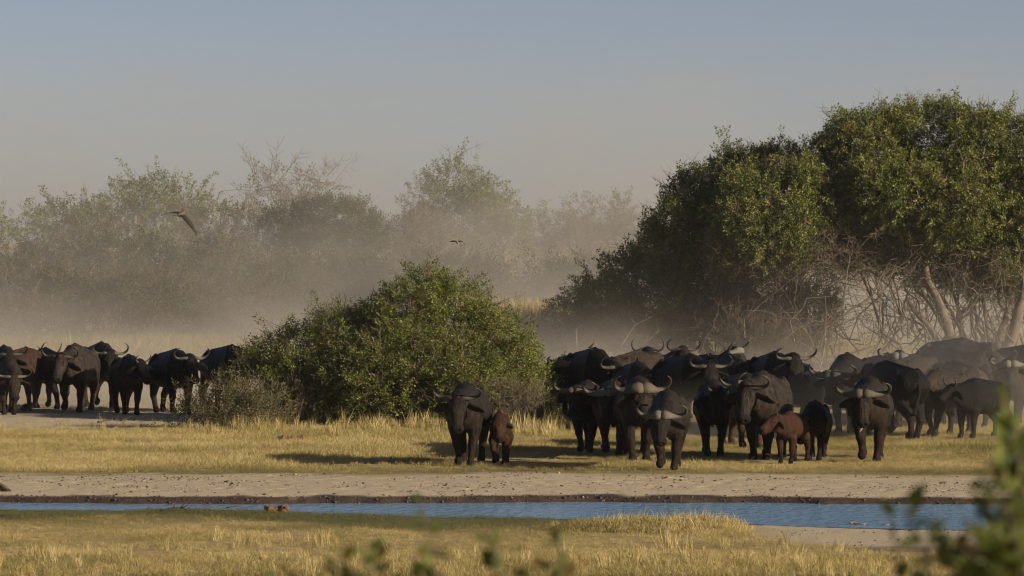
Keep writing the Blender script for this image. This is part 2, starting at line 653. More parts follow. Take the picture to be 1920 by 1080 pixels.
P_LEAF = proto_collection('leaf_sprig', [sprig_mesh('sprig', LEAF_G, r1, 20, 0.24, 0.11) for i in range(6)])
P_TREE = proto_collection('tree_sprig', [sprig_mesh('sprig', LEAF_T, r1, 22, 0.20, 0.11, 0.26) for i in range(6)])
P_DRY = proto_collection('dry_sprig', [sprig_mesh('sprig', LEAF_D, r1, 22, 0.19, 0.095, 0.3) for i in range(5)])
P_TWIG = proto_collection('bare_twig', [twig_mesh('twig', TWIG, r1) for i in range(5)])
P_TUFT = proto_collection('grass_tuft', [tuft_mesh('tuft', GRASS, r1, 40, 1.4, 1.2, 0.020, 0.25) for i in range(6)])
P_TALL = proto_collection('tall_tuft', [tuft_mesh('tuft', GRASS, r1, 24, 0.28, 0.45, 0.013) for i in range(5)])
P_LOW = proto_collection('low_tuft', [tuft_mesh('tuft', GRASS, r1, 34, 1.8, 1.6, 0.05, 0.25) for i in range(5)])


def unit(rng, n):
    d = rng.normal(size=(n, 3))
    return d / np.linalg.norm(d, axis=1)[:, None]


def crown_points(clumps, rng, per_m2=26.0, sub=0.42, up=0.25, keep_inside=0.2):
    """points and directions through lumpy crowns. clumps: (x, y, z, rx, ry, rz) in metres"""
    P, D, T = [], [], []
    for (x, y, z, rx, ry, rz) in clumps:
        area = 4 * math.pi * ((rx * rz) ** 1.6 / 3 + (rx * ry) ** 1.6 / 3 + (ry * rz) ** 1.6 / 3) ** (1 / 1.6)
        nsub = max(6, int(area / (sub * sub * 1.5)))
        d = unit(rng, nsub)
        r = 1.0 - 0.35 * rng.random(nsub) ** 2.0 + rng.normal(0, 0.05, nsub)
        c = np.array([x, y, z]) + d * r[:, None] * np.array([rx, ry, rz])
        nrm = d / np.array([rx, ry, rz]); nrm /= np.linalg.norm(nrm, axis=1)[:, None]
        k = max(4, int(per_m2 * sub * sub * 1.5))
        e = unit(rng, nsub * k)
        e[:, 2] = e[:, 2] * 0.85 + 0.1
        rad = sub * rng.uniform(0.55, 1.25, nsub).repeat(k)
        p = c.repeat(k, 0) + e * (rad * rng.random(nsub * k) ** 0.45)[:, None]
        dr = e * 0.8 + nrm.repeat(k, 0) * 0.7 + np.array([0, 0, up])
        P.append(p); D.append(dr)
        T.append(np.clip(rng.normal(0.45, 0.16, nsub), 0, 1).repeat(k) + rng.normal(0, 0.06, nsub * k))
    P, D, T = np.concatenate(P), np.concatenate(D), np.concatenate(T)
    inside = np.zeros(len(P))
    for (x, y, z, rx, ry, rz) in clumps:
        q = np.sqrt((((P - (x, y, z)) / (rx, ry, rz)) ** 2).sum(1))
        inside = np.maximum(inside, 1 - q)
    ok = (inside < 0.38) | (rng.random(len(P)) < keep_inside)
    return P[ok], D[ok], T[ok]


def clumps_from(photo, d, rng, depth=1.0, jit=0.6):
    """photo: (px, py, rx_px, ry_px[, depth offset]) at distance d -> ellipsoids in metres"""
    out = []
    for c in photo:
        off = c[4] if len(c) > 4 else rng.uniform(-jit, jit)
        dd = d + off
        m = dd / F
        out.append((gx(c[0], dd), dd, gz(c[1], dd), c[2] * m, max(c[2], c[3]) * m * depth, c[3] * m))
    return out


def limbs(base, clumps, rng, r0=0.14, n=None, mb=None, sides=6, spreadr=0.3):
    """limbs that climb from the foot of a plant into its clumps"""
    mb = mb or MB()
    for (x, y, z, rx, ry, rz) in clumps:
        b = np.asarray(base) + (rng.normal(0, spreadr), rng.normal(0, spreadr), 0)
        e = np.array([x, y, z]) + rng.normal(0, 0.3, 3) * (rx, ry, rz)
        L = np.linalg.norm(e - b)
        p = wiggle(b, e, 9, 0.10, 0.06, rng)
        mb.tube(p, np.linspace(r0 * rng.uniform(0.6, 1.0), r0 * 0.22, 9), sides)
        for k in range(7):
            i = rng.integers(3, 9)
            d = unit(rng, 1)[0]
            q = np.array([x, y, z]) + d * np.array([rx, ry, rz]) * rng.uniform(0.6, 1.0)
            mb.tube(wiggle(p[i], q, 6, 0.12, 0.04, rng), np.linspace(r0 * 0.25, r0 * 0.06, 6), 4, cap=False)
    return mb


def plant(name, label, cat, photo, d, base_px, prot=None, size=0.38, per_m2=24, sub=0.42, seed=1, group=None, trunk_r=0.12, depth=0.9, tint=0.0,
          bare=0.0, up=0.25, jit=0.6, foot=None, extra_twigs=0, tvar=1.0, sprays=0, trunks=1, keep=0.2):
    rng = np.random.default_rng(seed)
    cl = clumps_from(photo, d, rng, depth, jit)
    sh = 0.32 * sub + 0.22 * size           # leaves stand proud of the clumps by about this much
    cl = [(x, y, z, max(rx - sh, rx * 0.5), max(ry - sh, ry * 0.5), max(rz - sh, rz * 0.45)) for x, y, z, rx, ry, rz in cl]
    bx = gx(base_px, d)
    loc = np.array([bx, d, float(ground_z(bx, d, False))])
    root = empty(name, loc)
    tag(root, label, cat, group)
    mb = MB()
    limbs(loc - (0, 0, 0.1), cl, rng, trunk_r, mb=mb, spreadr=foot if foot is not None else 0.25)
    for v in mb.v: v -= loc
    mobj('branches' if trunks != 1 else 'branches', mb.mesh('branches', BARK), root)['kind'] = 'stuff'
    P, D, T = crown_points(cl, rng, per_m2, sub, up, keep)
    ok = P[:, 2] > loc[2] + 0.05
    P, D, T = P[ok], D[ok], T[ok]
    if sprays:
        # long shoots that stick out past the outline
        i = rng.choice(len(P), sprays)
        L = rng.uniform(0.2, 0.75, sprays) * (size / 0.38)
        dd = D[i] + np.array([0, 0, 0.5]); dd /= np.linalg.norm(dd, axis=1)[:, None]
        q = [P[i] + dd * (L * f_)[:, None] for f_ in (0.35, 0.7, 1.0)]
        P = np.concatenate([P] + q); D = np.concatenate([D] + [dd + rng.normal(0, .2, dd.shape) for _ in q]); T = np.concatenate([T] + [T[i] + 0.08] * 3)
    isb = rng.random(len(P)) < bare
    prot = prot or P_LEAF
    o = spread('crown', prot, P[~isb], D[~isb] + rng.normal(0, 0.25, D[~isb].shape), scl=size * rng.uniform(0.7, 1.3, (~isb).sum()), tint=np.clip((T[~isb] - 0.45) * tvar + 0.45 + tint, 0, 1), parent=root, loc=loc, rng=rng)
    if isb.any():
        spread('twigs', P_TWIG, P[isb], D[isb] + rng.normal(0, 0.4, D[isb].shape), scl=size * 1.8 * rng.uniform(0.7, 1.4, isb.sum()), tint=rng.uniform(0.2, 0.9, isb.sum()), parent=root, loc=loc, rng=rng)
    return root, cl


def add_twigs(root, boxes, n, seed, size=0.8, tint=(0.2, 0.9), down=0.0, name='twigs'):
    """bare twigs inside ellipsoids given in metres"""
    rng = np.random.default_rng(seed)
    per = n // len(boxes)
    P = np.concatenate([np.array(b[:3]) + unit(rng, per) * (rng.random(per) ** 0.4)[:, None] * np.array(b[3:]) for b in boxes])
    ok = P[:, 2] > 0.05
    P = P[ok]
    D = unit(rng, len(P)) + np.array([0, 0, 0.35 - down])
    return spread(name, P_TWIG, P, D, scl=size * rng.uniform(0.6, 1.4, len(P)), tint=rng.uniform(*tint, len(P)), parent=root, loc=np.array(root.location), rng=rng)


# ------------------------------------------------------------------ the big bush in the middle and the low one beside it
D1 = 99.0
bush, bcl = plant('bush', 'broad mound of a dense green bush standing in the middle of the plain', 'bush',
    [(795, 562, 58, 62), (745, 600, 70, 60), (862, 600, 72, 66), (690, 632, 60, 50), (640, 630, 62, 50), (575, 655, 66, 48), (505, 672, 52, 44), (925, 640, 70, 60), (965, 700, 62, 55), (770, 685, 100, 75, -1.2), (850, 700, 100, 75, -1.4),
     (670, 700, 90, 60, -1.1), (570, 715, 76, 48, -0.9), (985, 745, 48, 48), (700, 755, 80, 40, -1.2), (900, 755, 75, 45, -1.6), (485, 715, 50, 45), (1008, 735, 34, 46), (610, 765, 66, 42, -0.7), (960, 755, 66, 52, -1.3), (1005, 770, 40, 44, -0.6), (800, 765, 84, 48, -1.6), (640, 770, 74, 46, -1.1), (545, 752, 60, 44, -0.8), (720, 725, 80, 60, -1.7), (880, 745, 80, 60, -1.9), (940, 690, 70, 60, -0.8)],
    D1, 760, P_LEAF, size=0.24, per_m2=120, sub=0.25, seed=3, trunk_r=0.07, depth=0.95, tint=0.02, bare=0.12, jit=0.5, foot=0.9, sprays=150, tvar=1.3)
add_twigs(bush, [(gx(640, 97.6), 97.7, 0.45, 2.0, 0.5, 0.45), (gx(800, 97.2), 97.2, 0.5, 1.6, 0.5, 0.5), (gx(950, 97.2), 96.6, 0.4, 0.9, 0.4, 0.45), (gx(560, 98), 97.6, 0.4, 1.2, 0.4, 0.4)], 1100, 4, 0.5, (0.15, 0.85))
shrub, _ = plant('shrub', 'low twiggy grey green shrub at the left foot of the dense bush', 'shrub',
    [(430, 765, 66, 38, -0.3), (365, 782, 44, 26, 0.0), (490, 775, 46, 30, 0.2), (420, 745, 40, 24, 0.1)], 95.5, 430, P_DRY, size=0.24, per_m2=110, sub=0.2, seed=8, trunk_r=0.02, depth=0.8, bare=0.15, foot=0.4, tint=0.16, sprays=90)

# ------------------------------------------------------------------ the two big trees on the right
D2 = 139.0
tree_a, acl = plant('spreading_tree', 'shaded dark green tree whose crown sweeps down to the ground left of the tall tree', 'tree',
    [(1395, 344, 80, 62), (1320, 374, 70, 55), (1450, 334, 70, 60), (1290, 434, 70, 60), (1370, 424, 90, 70), (1250, 484, 70, 55), (1195, 514, 60, 48), (1130, 564, 62, 42), (1085, 594, 52, 40), (1160, 594, 70, 40), (1240, 574, 80, 55), (1330, 524, 95, 75),
     (1430, 544, 90, 70), (1510, 584, 60, 55, 1.0), (1350, 604, 80, 40), (1465, 624, 60, 30), (1455, 379, 100, 75, -4.2), (1440, 434, 98, 66, -4.8), (1515, 404, 75, 64, -4.0), (1390, 454, 60, 40, -4.4)],
    D2 + 1.0, 1400, P_TREE, size=0.35, per_m2=78, sub=0.36, seed=12, trunk_r=0.09, depth=0.8, tint=0.0, bare=0.06, jit=1.2, foot=1.0, sprays=240, tvar=1.2)
tree_b, tcl = plant('tall_tree', 'tallest tree with a broad sunlit green crown over a tangle of bare twigs', 'tree',
    [(1640, 292, 105, 88), (1560, 322, 70, 60), (1740, 284, 110, 90), (1850, 297, 105, 92), (1950, 322, 100, 100), (1690, 372, 120, 90, -1.0), (1800, 382, 120, 90, -1.3), (1900, 402, 105, 90, -1.0), (1610, 402, 75, 70, -0.2), (1660, 437, 70, 40, -0.8),
     (1760, 447, 90, 44, -1.0), (1880, 477, 90, 60, -0.8), (1990, 437, 90, 90), (1590, 272, 50, 40), (1640, 470, 60, 44, -0.6), (1730, 490, 66, 44, -0.4), (1830, 510, 70, 46, -0.6), (1920, 520, 60, 46, 0.2), (1590, 440, 60, 50, 0.2)],
    D2 - 2.0, 1840, P_TREE, size=0.35, per_m2=78, sub=0.38, seed=13, trunk_r=0.075, depth=0.85, tint=0.1, bare=0.05, jit=1.0, foot=0.9, sprays=240, tvar=1.2)


def tangle(root, specs, seed, mat=BARK, name='stems'):
    """long bare stems arching down from the crown"""
    rng = np.random.default_rng(seed)
    mb = MB()
    for (px0, px1, pyt, pyb, d, dj, n, r, lean) in specs:
        for i in range(n):
            dd = d + rng.uniform(-dj, dj)
            x = rng.uniform(px0, px1)
            a = np.array([gx(x, dd), dd, gz(pyt + rng.uniform(-30, 60), dd)])
            b = np.array([gx(x + rng.normal(0, lean), dd), dd + rng.normal(0, 0.8), max(0.0, gz(pyb + rng.uniform(-70, 15), dd))])
            p = wiggle(b, a, 9, 0.2, 0.08, rng)
            mb.tube(p, np.linspace(r * rng.uniform(0.5, 1.5), r * 0.25, 9), 4, cap=False)
            for k in range(6):
                j = rng.integers(1, 7)
                e = p[j] + unit(rng, 1)[0] * rng.uniform(0.4, 1.6) * (1, 0.6, 0.8)
                mb.tube(wiggle(p[j], e, 5, 0.15, 0, rng), np.linspace(r * 0.4, r * 0.15, 5), 3, cap=False)
    loc = np.array(root.location)
    for v in mb.v: v -= loc
    o = mobj(name, mb.mesh(name, mat), root)
    o['kind'] = 'stuff'
    return o


STEM = simple_mat('pale_stem', (0.085, 0.068, 0.05), (0.19, 0.155, 0.11), 5.0, 0.85, 0.3)
tangle(tree_b, [(1560, 1720, 470, 700, 135.5, 1.8, 34, 0.022, 110), (1700, 1910, 480, 700, 135.5, 2.0, 34, 0.022, 100), (1580, 1900, 540, 690, 135, 1.6, 50, 0.012, 130)], 31, STEM)
tangle(tree_a, [(1330, 1580, 540, 700, 137, 1.5, 60, 0.018, 120), (1080, 1330, 600, 680, 139, 1.2, 50, 0.013, 90)], 32, STEM)
add_twigs(tree_b, [(gx(1650, 135.8), 135.8, gz(475, 133.5), 2.0, 1.0, 1.1), (gx(1790, 135.6), 135.6, gz(495, 133), 2.0, 1.0, 1.2), (gx(1890, 135.6), 135.6, gz(520, 133), 1.4, 1.0, 1.1), (gx(1560, 135.5), 135.8, gz(480, 133.5), 1.2, .8, 0.9)], 1000, 33, 0.8, (0.1, 0.8))
add_twigs(tree_a, [(gx(1420, 135.5), 135.6, gz(485, 135.5), 1.7, 0.8, 0.5), (gx(1500, 135.5), 135.6, gz(475, 135.5), 1.2, 0.8, 0.5), (gx(1200, 139), 138.5, gz(635, 138), 2.0, 1.0, 0.4), (gx(1440, 136), 136.5, gz(640, 136), 1.6, 1.0, 0.5)], 2000, 34, 0.8, (0.15, 0.8))
# two leaning trunks of the tall tree
for (b0, t0, dd, r) in (((1812, 690), (1735, 500), 135.0, 0.20), ((1872, 690), (1925, 520), 134.6, 0.22), ((1868, 690), (1890, 540), 135.4, 0.16), ((1790, 690), (1700, 560), 135.6, 0.13)):
    mb = MB()
    loc = np.array(tree_b.location)
    p = wiggle((gx(b0[0], dd), dd, 0), (gx(t0[0], dd), dd, gz(t0[1], dd)), 9, 0.07, 0.0, r1) - loc
    mb.tube(p, np.linspace(r, r * 0.5, 9), 9)
    mobj('trunk', mb.mesh('trunk', STEM), tree_b)

# ------------------------------------------------------------------ trees and thickets at the back of the plain
BG = 'trees and thickets along the back of the plain'


def back(name, label, cat, photo, d, seed, prot=P_DRY, size=0.5, per=20.0, sub=0.55, bare=0.10, tint=0.0, base=None, tr=0.12, sprays=18, depth=0.8):
    base = base if base is not None else sum(p[0] for p in photo) / len(photo)
    return plant(name, label, cat, photo, d, base, prot, size=size, per_m2=per, sub=sub, seed=seed, group=BG, trunk_r=tr, depth=depth, tint=tint, bare=bare, jit=1.5, foot=0.5, sprays=sprays, keep=0.1)[0]


back('thorn_tree', 'pinkish nearly leafless thorn tree rising above the back thicket', 'tree', [(550, 335, 62, 38), (505, 350, 45, 36), (600, 345, 45, 36), (550, 380, 60, 30)], 214, 101, size=0.6, per=7, sub=0.7, bare=0.75, tint=0.3, base=545, tr=0.12, sprays=0)
back('umbrella_tree', 'olive tree with a wide smooth umbrella crown under the leafless thorn tree', 'tree', [(600, 415, 85, 46), (540, 430, 60, 42), (660, 425, 66, 46), (700, 460, 50, 46), (500, 450, 50, 40), (610, 470, 100, 50)], 188, 102, size=0.42, per=34, sub=0.45, bare=0.02, tint=0.02, sprays=0)
back('bushy_tree', 'tall rounded dusty tree in the centre of the back tree line', 'tree', [(850, 345, 52, 42), (905, 375, 50, 40), (800, 385, 44, 40), (950, 400, 40, 46), (870, 410, 90, 60), (820, 450, 60, 50), (940, 460, 60, 50)], 218, 103, P_TREE, bare=0.10, per=20, tint=-0.05)
back('bushy_tree', 'flat topped dusty tree at the far left below the leafy tree pair', 'tree', [(130, 405, 58, 34), (95, 425, 40, 32), (165, 425, 40, 34), (130, 450, 66, 40)], 196, 104, P_TREE, bare=0.06, per=20, tint=-0.1)
back('bushy_tree', 'leafy tree pair with one dead limb between the umbrella tree and the flat topped tree', 'tree', [(250, 375, 48, 34), (300, 372, 46, 34), (345, 375, 45, 36), (225, 400, 36, 40), (300, 420, 90, 46), (390, 400, 30, 30)], 200, 105, P_TREE, bare=0.12, per=20, tint=0.0, sprays=30)
back('bushy_tree', 'grey green tree cut by the left edge of the picture', 'tree', [(-5, 425, 46, 40), (-15, 460, 50, 50)], 190, 106, P_TREE, per=7, tint=0.05)
back('bushy_tree', 'pale far tree just left of the big shaded tree', 'tree', [(1165, 405, 34, 36), (1130, 430, 50, 40), (1195, 420, 32, 30), (1150, 470, 80, 50)], 226, 107, bare=0.08, per=20, tint=0.1)
back('bushy_tree', 'pale far tree with two small tops right of the tall dusty tree', 'tree', [(1080, 400, 32, 32), (1050, 430, 42, 40), (1075, 470, 70, 50), (1010, 450, 44, 40)], 224, 108, bare=0.1, per=20, tint=0.15)
back('brown_shrub', 'reddish brown thicket between the umbrella tree and the tall dusty tree', 'shrub', [(755, 440, 50, 40), (720, 480, 60, 50), (790, 480, 60, 50)], 196, 109, bare=0.2, per=20, tint=0.5)
back('brown_shrub', 'reddish shrub in front of the leafy tree pair', 'shrub', [(430, 410, 40, 30), (450, 440, 50, 40), (400, 440, 50, 40)], 190, 110, bare=0.25, per=20, tint=0.45)
thick = [(60, 500, 'dim'), (180, 480, 'olive'), (290, 500, 'dim'), (390, 490, 'olive'), (470, 520, 'dim'), (560, 530, 'olive'), (650, 540, 'dim'), (740, 550, 'olive'), (840, 530, 'dim'), (930, 540, 'olive'), (1030, 530, 'dim'), (1120, 530, 'olive')]
TL = ['hazy thicket at the left edge below the tree that is cut by the frame', 'hazy olive thicket right below the flat topped tree', 'hazy twiggy thicket below the left half of the leafy tree pair', 'hazy olive thicket below the dead limb of the leafy tree pair',
      'hazy twiggy thicket below the left rim of the umbrella tree', 'hazy olive thicket under the middle of the umbrella tree', 'dim dusty thicket under the right rim of the umbrella tree', 'dusty olive thicket below the reddish brown thicket',
      'dim thicket below the tall rounded tree, behind the top of the bush', 'dusty olive thicket right of the bush top, below the small flying bird', 'dim thicket in the dusty gap between the bush and the shaded tree', 'dusty olive thicket just left of the shaded tree crown']
FL = ['brushwood shrub of bare twigs at the left edge above the left group', 'brushwood shrub of bare twigs above the grey turned away buffalo', 'brushwood shrub of bare twigs above the gap left of the small black buffalo', 'brushwood shrub of bare twigs above the small black buffalo and the broad black cow',
      'brushwood shrub of bare twigs above the black buffalo half hidden by the bush', 'brushwood shrub fading into dust at the upper left of the bush']
for i, (px, py, k_) in enumerate(thick):
    rr_ = np.random.default_rng(200 + i)
    ph = [(px + rr_.uniform(-30, 30), py + rr_.uniform(-15, 25), rr_.uniform(42, 62), rr_.uniform(36, 52)) for q in range(4)] + [(px, py + 60, 70, 50), (px + rr_.uniform(-40, 40), py + 90, 60, 40)]
    back('thicket', TL[i], 'thicket', ph, 176 + rr_.uniform(0, 8), 300 + i, size=0.55, per=24, bare=0.08, tint=-0.1 if k_ == 'dim' else 0.08, tr=0.06)
front = [(40, 575), (120, 560), (215, 565), (300, 575), (385, 580), (470, 590)]
for i, (px, py) in enumerate(front):
    rr_ = np.random.default_rng(400 + i)
    ph = [(px + rr_.uniform(-25, 25), py + rr_.uniform(-30, 15), rr_.uniform(40, 55), rr_.uniform(30, 42)) for q in range(3)] + [(px, py + 30, 60, 36)]
    back('brown_shrub', FL[i], 'shrub', ph, 168 + rr_.uniform(0, 5), 500 + i, size=0.5, per=20, bare=0.34, tint=0.06, tr=0.05)
# ------------------------------------------------------------------ grass
def scatter(n, x0, x1, y0, y1, rng, wedge=True):
    """random ground points inside the wedge that the picture and a step to its side can see"""
    y = np.sqrt(rng.uniform(y0 ** 2, y1 ** 2, n))
    x = rng.uniform(x0, x1, n)
    if wedge:
        x = x * y / y1
    return x, y


def place(name, label, coll, x, y, h, tint, rng, lean=0.25, hx=None, sink=0.0):
    z = ground_z(x, y)
    P = np.stack([x, y, z - sink], -1)
    n = len(x)
    rot = np.stack([rng.normal(0, lean, n), rng.normal(0, lean, n), rng.uniform(0, 6.28, n)], -1)
    s = np.stack([h if hx is None else hx, h if hx is None else hx, h], -1)
    o = spread(name, coll, P, rot=rot, scl=s, tint=np.clip(tint, 0, 1), rng=rng)
    tag(o, label, 'grass', kind='stuff')
    return o


rg = np.random.default_rng(77)
# golden band beyond the stream
x, y = scatter(60000, -15, 15, 77.4, 97.5, rg)
dens = np.clip(0.62 + 1.1 * fbm(x, y, 1.5, 71) + 0.25 * sstep(79, 82, y), 0.08, 1)
sm = sand_mask(x, y)
ok = (rg.random(len(x)) < dens) & ((sm < 0.3) | (rg.random(len(x)) < 0.05))
x, y = x[ok], y[ok]
hh = 0.035 + 0.05 * sstep(78.2, 84.0, y) + 0.10 * np.clip(fbm(x, y, 2.4, 72), -0.3, 1)
hh = np.clip(hh * rg.uniform(0.6, 1.35, len(x)), 0.04, 0.5)
# lower trampled grass under the herd on the right
tr = sstep(-1.5, 0.5, x) * sstep(80, 83, y)
hh *= 1 - 0.35 * tr
t = 0.60 + 0.34 * fbm(x, y, 1.6, 73) + rg.normal(0, 0.10, len(x)) - 0.55 * green_mask(x, y)
place('golden_grass', 'golden dry grass between the sandy bank and the bush', P_TUFT, x, y, hh, t, rg)
# taller straw round the foot of the bush
x, y = scatter(4200, -9.5, 2.0, 91.5, 96.6, rg)
c = np.clip(-0.15 + fbm(x, y, 1.1, 75) * 1.2 + 0.6 * sstep(93, 96, y), 0, 1) * (0.15 + 0.85 * sstep(-7.5, -5.0, x))
ok = (rg.random(len(x)) < c) & (sand_mask(x, y) < 0.2)
x, y = x[ok], y[ok]
place('tall_straw', 'taller straw coloured grass round the foot of the bush', P_TALL, x, y, np.clip(rg.gamma(4, 0.06, len(x)), 0.10, 0.6), 0.62 + rg.normal(0, 0.16, len(x)), rg, 0.15)
# near bank: short green and straw growth, then tall gold stems
x, y = scatter(46000, -9.6, 9.6, 54.5, 68.6, rg)
sm = sand_mask(x, y); ne = near_edge(x)
ok = (sm < 0.35) & (y < ne - 0.25) & (pond(x, y) < -0.3) & (pond(x, y + 1.0) < -0.2) & (pond(x, y + 1.8) < -0.1)
ok &= rg.random(len(x)) < np.clip(0.72 + 1.1 * fbm(x, y, 1.0, 81), 0.08, 1)
x, y = x[ok], y[ok]
hh = np.clip((0.036 + 0.03 * np.clip(fbm(x, y, 1.2, 82), -0.6, 1) + 0.05 * (1 - sstep(55.5, 60, y))) * rg.uniform(0.6, 1.4, len(x)), 0.03, 0.5)
mound = np.exp(-(((x - 2.3) / 1.5) ** 2 + ((y - 63.8) / 1.2) ** 2))
hh += 0.17 * mound * rg.uniform(0.5, 1.2, len(x))
t = 0.56 + 0.36 * fbm(x, y, 1.2, 83) + rg.normal(0, 0.10, len(x)) - 0.72 * np.clip(green_mask(x, y), 0, 1) + 0.22 * mound
place('bank_grass', 'short green and straw grass on the near bank', P_TUFT, x, y, hh, t, rg, 0.35)
x, y = scatter(5500, -9.0, 9.0, 54.5, 62.0, rg)
ok = (sand_mask(x, y) < 0.25) & (pond(x, y) < -0.4) & (pond(x, y + 1.6) < -0.6) & (pond(x, y + 3.2) < -0.6) & (rg.random(len(x)) < np.clip(0.02 + 0.5 * fbm(x, y, 1.4, 85) + 0.30 * (1 - sstep(55, 60, y)), 0, 1))
x, y = x[ok], y[ok]
place('tall_straw', 'tall golden stems in the near corner of the bank', P_TALL, x, y, np.clip(rg.gamma(5, 0.032, len(x)), 0.06, 0.42), 0.66 + rg.normal(0, 0.14, len(x)), rg, 0.15)
# far dry grass behind the herd and below the thickets
x, y = scatter(15000, -22, 22, 103, 172, rg)
c = np.clip(0.35 + fbm(x, y, 5.0, 91) * 0.9 + 0.5 * sstep(140, 165, y), 0.0, 1)
c *= 1 - (1 - sstep(-4.5, -2.5, x)) * (1 - sstep(128, 140, y)) * 0.97
ok = rg.random(len(x)) < c
x, y = x[ok], y[ok]
place('far_grass', 'pale dry grass between the herd and the back thickets', P_TUFT, x, y, np.clip(0.16 + 0.35 * sstep(135, 160, y) * rg.random(len(x)) + 0.05 * rg.random(len(x)), 0.08, 0.8), 0.48 + rg.normal(0, 0.12, len(x)), rg, 0.2)
x, y = scatter(3000, -1.6, 2.2, 143, 157, rg, False)
place('tall_straw', 'tall golden reeds in the gap between the bush and the shaded tree', P_TALL, x, y, rg.uniform(0.9, 2.3, len(x)), 0.72 + rg.normal(0, 0.1, len(x)), rg, 0.12, hx=rg.uniform(0.8, 1.4, len(x)))

# thin dry tufts on the bare dirt where the left group walks
x, y = scatter(2600, -14.5, -3.6, 96.5, 112, rg)
ok = rg.random(len(x)) < np.clip(0.05 + 1.6 * fbm(x, y, 2.0, 95) + 0.5 * (1 - sstep(97, 99.5, y)), 0, 1)
x, y = x[ok], y[ok]
place('dirt_tufts', 'thin dry tufts on the bare dirt where the left group walks', P_TUFT, x, y, rg.uniform(0.04, 0.13, len(x)), 0.6 + rg.normal(0, 0.12, len(x)), rg, 0.3)


# ------------------------------------------------------------------ clods, dung crumbs and pebbles on the sand, lumps of mud along the water
CLOD = leaf_mat('clod', [(0.0, (0.035, 0.026, 0.022)), (0.35, (0.10, 0.075, 0.055)), (0.7, (0.27, 0.215, 0.155)), (1.0, (0.42, 0.36, 0.28))], trans=0.0, rough=0.95)


def clod_mesh(rng):
    ph = np.linspace(0.0, math.pi, 5)
    v = [[0, 0, 0.6]]
    for p in ph[1:-1]:
        for a in np.arange(7) * 2 * math.pi / 7:
            r = rng.uniform(0.7, 1.25)
            v.append([math.sin(p) * math.cos(a) * r, math.sin(p) * math.sin(a) * r * 0.8, math.cos(p) * 0.6 * r])
    v.append([0, 0, -0.6])
    f = []
    for j in range(7):
        k = (j + 1) % 7
        f += [(0, 1 + j, 1 + k), (22, 15 + k, 15 + j)]
        for q in (0, 1):
            f += [(1 + 7 * q + j, 8 + 7 * q + j, 8 + 7 * q + k), (1 + 7 * q + j, 8 + 7 * q + k, 1 + 7 * q + k)]
    return np_mesh('clod', np.array(v), np.array(f), CLOD)


P_CLOD = proto_collection('clod', [clod_mesh(r1) for i in range(5)])
x, y = scatter(15000, -11, 11, 70.6, 78.5, rg)
c = np.clip(0.35 + 1.3 * fbm(x, y, 0.9, 111), 0, 1)
ok = (rg.random(len(x)) < c) & (sand_mask(x, y) > 0.5)
x, y = x[ok], y[ok]
n_ = len(x)
place('sand_crumbs', 'crumbs of dung, clods and pebbles scattered on the far sandy bank', P_CLOD, x, y, np.clip(rg.gamma(1.6, 0.006, n_), 0.004, 0.04), 0.78 * rg.beta(1.5, 1.9, n_), rg, 0.4)
x, y = scatter(2600, 2.4, 9.5, 60, 66.5, rg)
ok = (sand_mask(x, y) > 0.5) & (rg.random(len(x)) < np.clip(0.35 + 1.2 * fbm(x, y, 0.8, 113), 0, 1))
x, y = x[ok], y[ok]
n_ = len(x)
place('sand_crumbs', 'crumbs and pebbles scattered on the near sandy patch', P_CLOD, x, y, np.clip(rg.gamma(1.6, 0.005, n_), 0.003, 0.03), 0.78 * rg.beta(1.5, 1.9, n_), rg, 0.4)
x = rg.uniform(-10.5, 10.5, 2600); y = far_edge(x) + rg.normal(0.12, 0.16, len(x))
n_ = len(x)
place('mud_lumps', 'dark wet lumps of mud along the far waterline', P_CLOD, x, y, np.clip(rg.gamma(2.0, 0.0055, n_), 0.004, 0.035), rg.uniform(0, 0.3, n_), rg, 0.4)
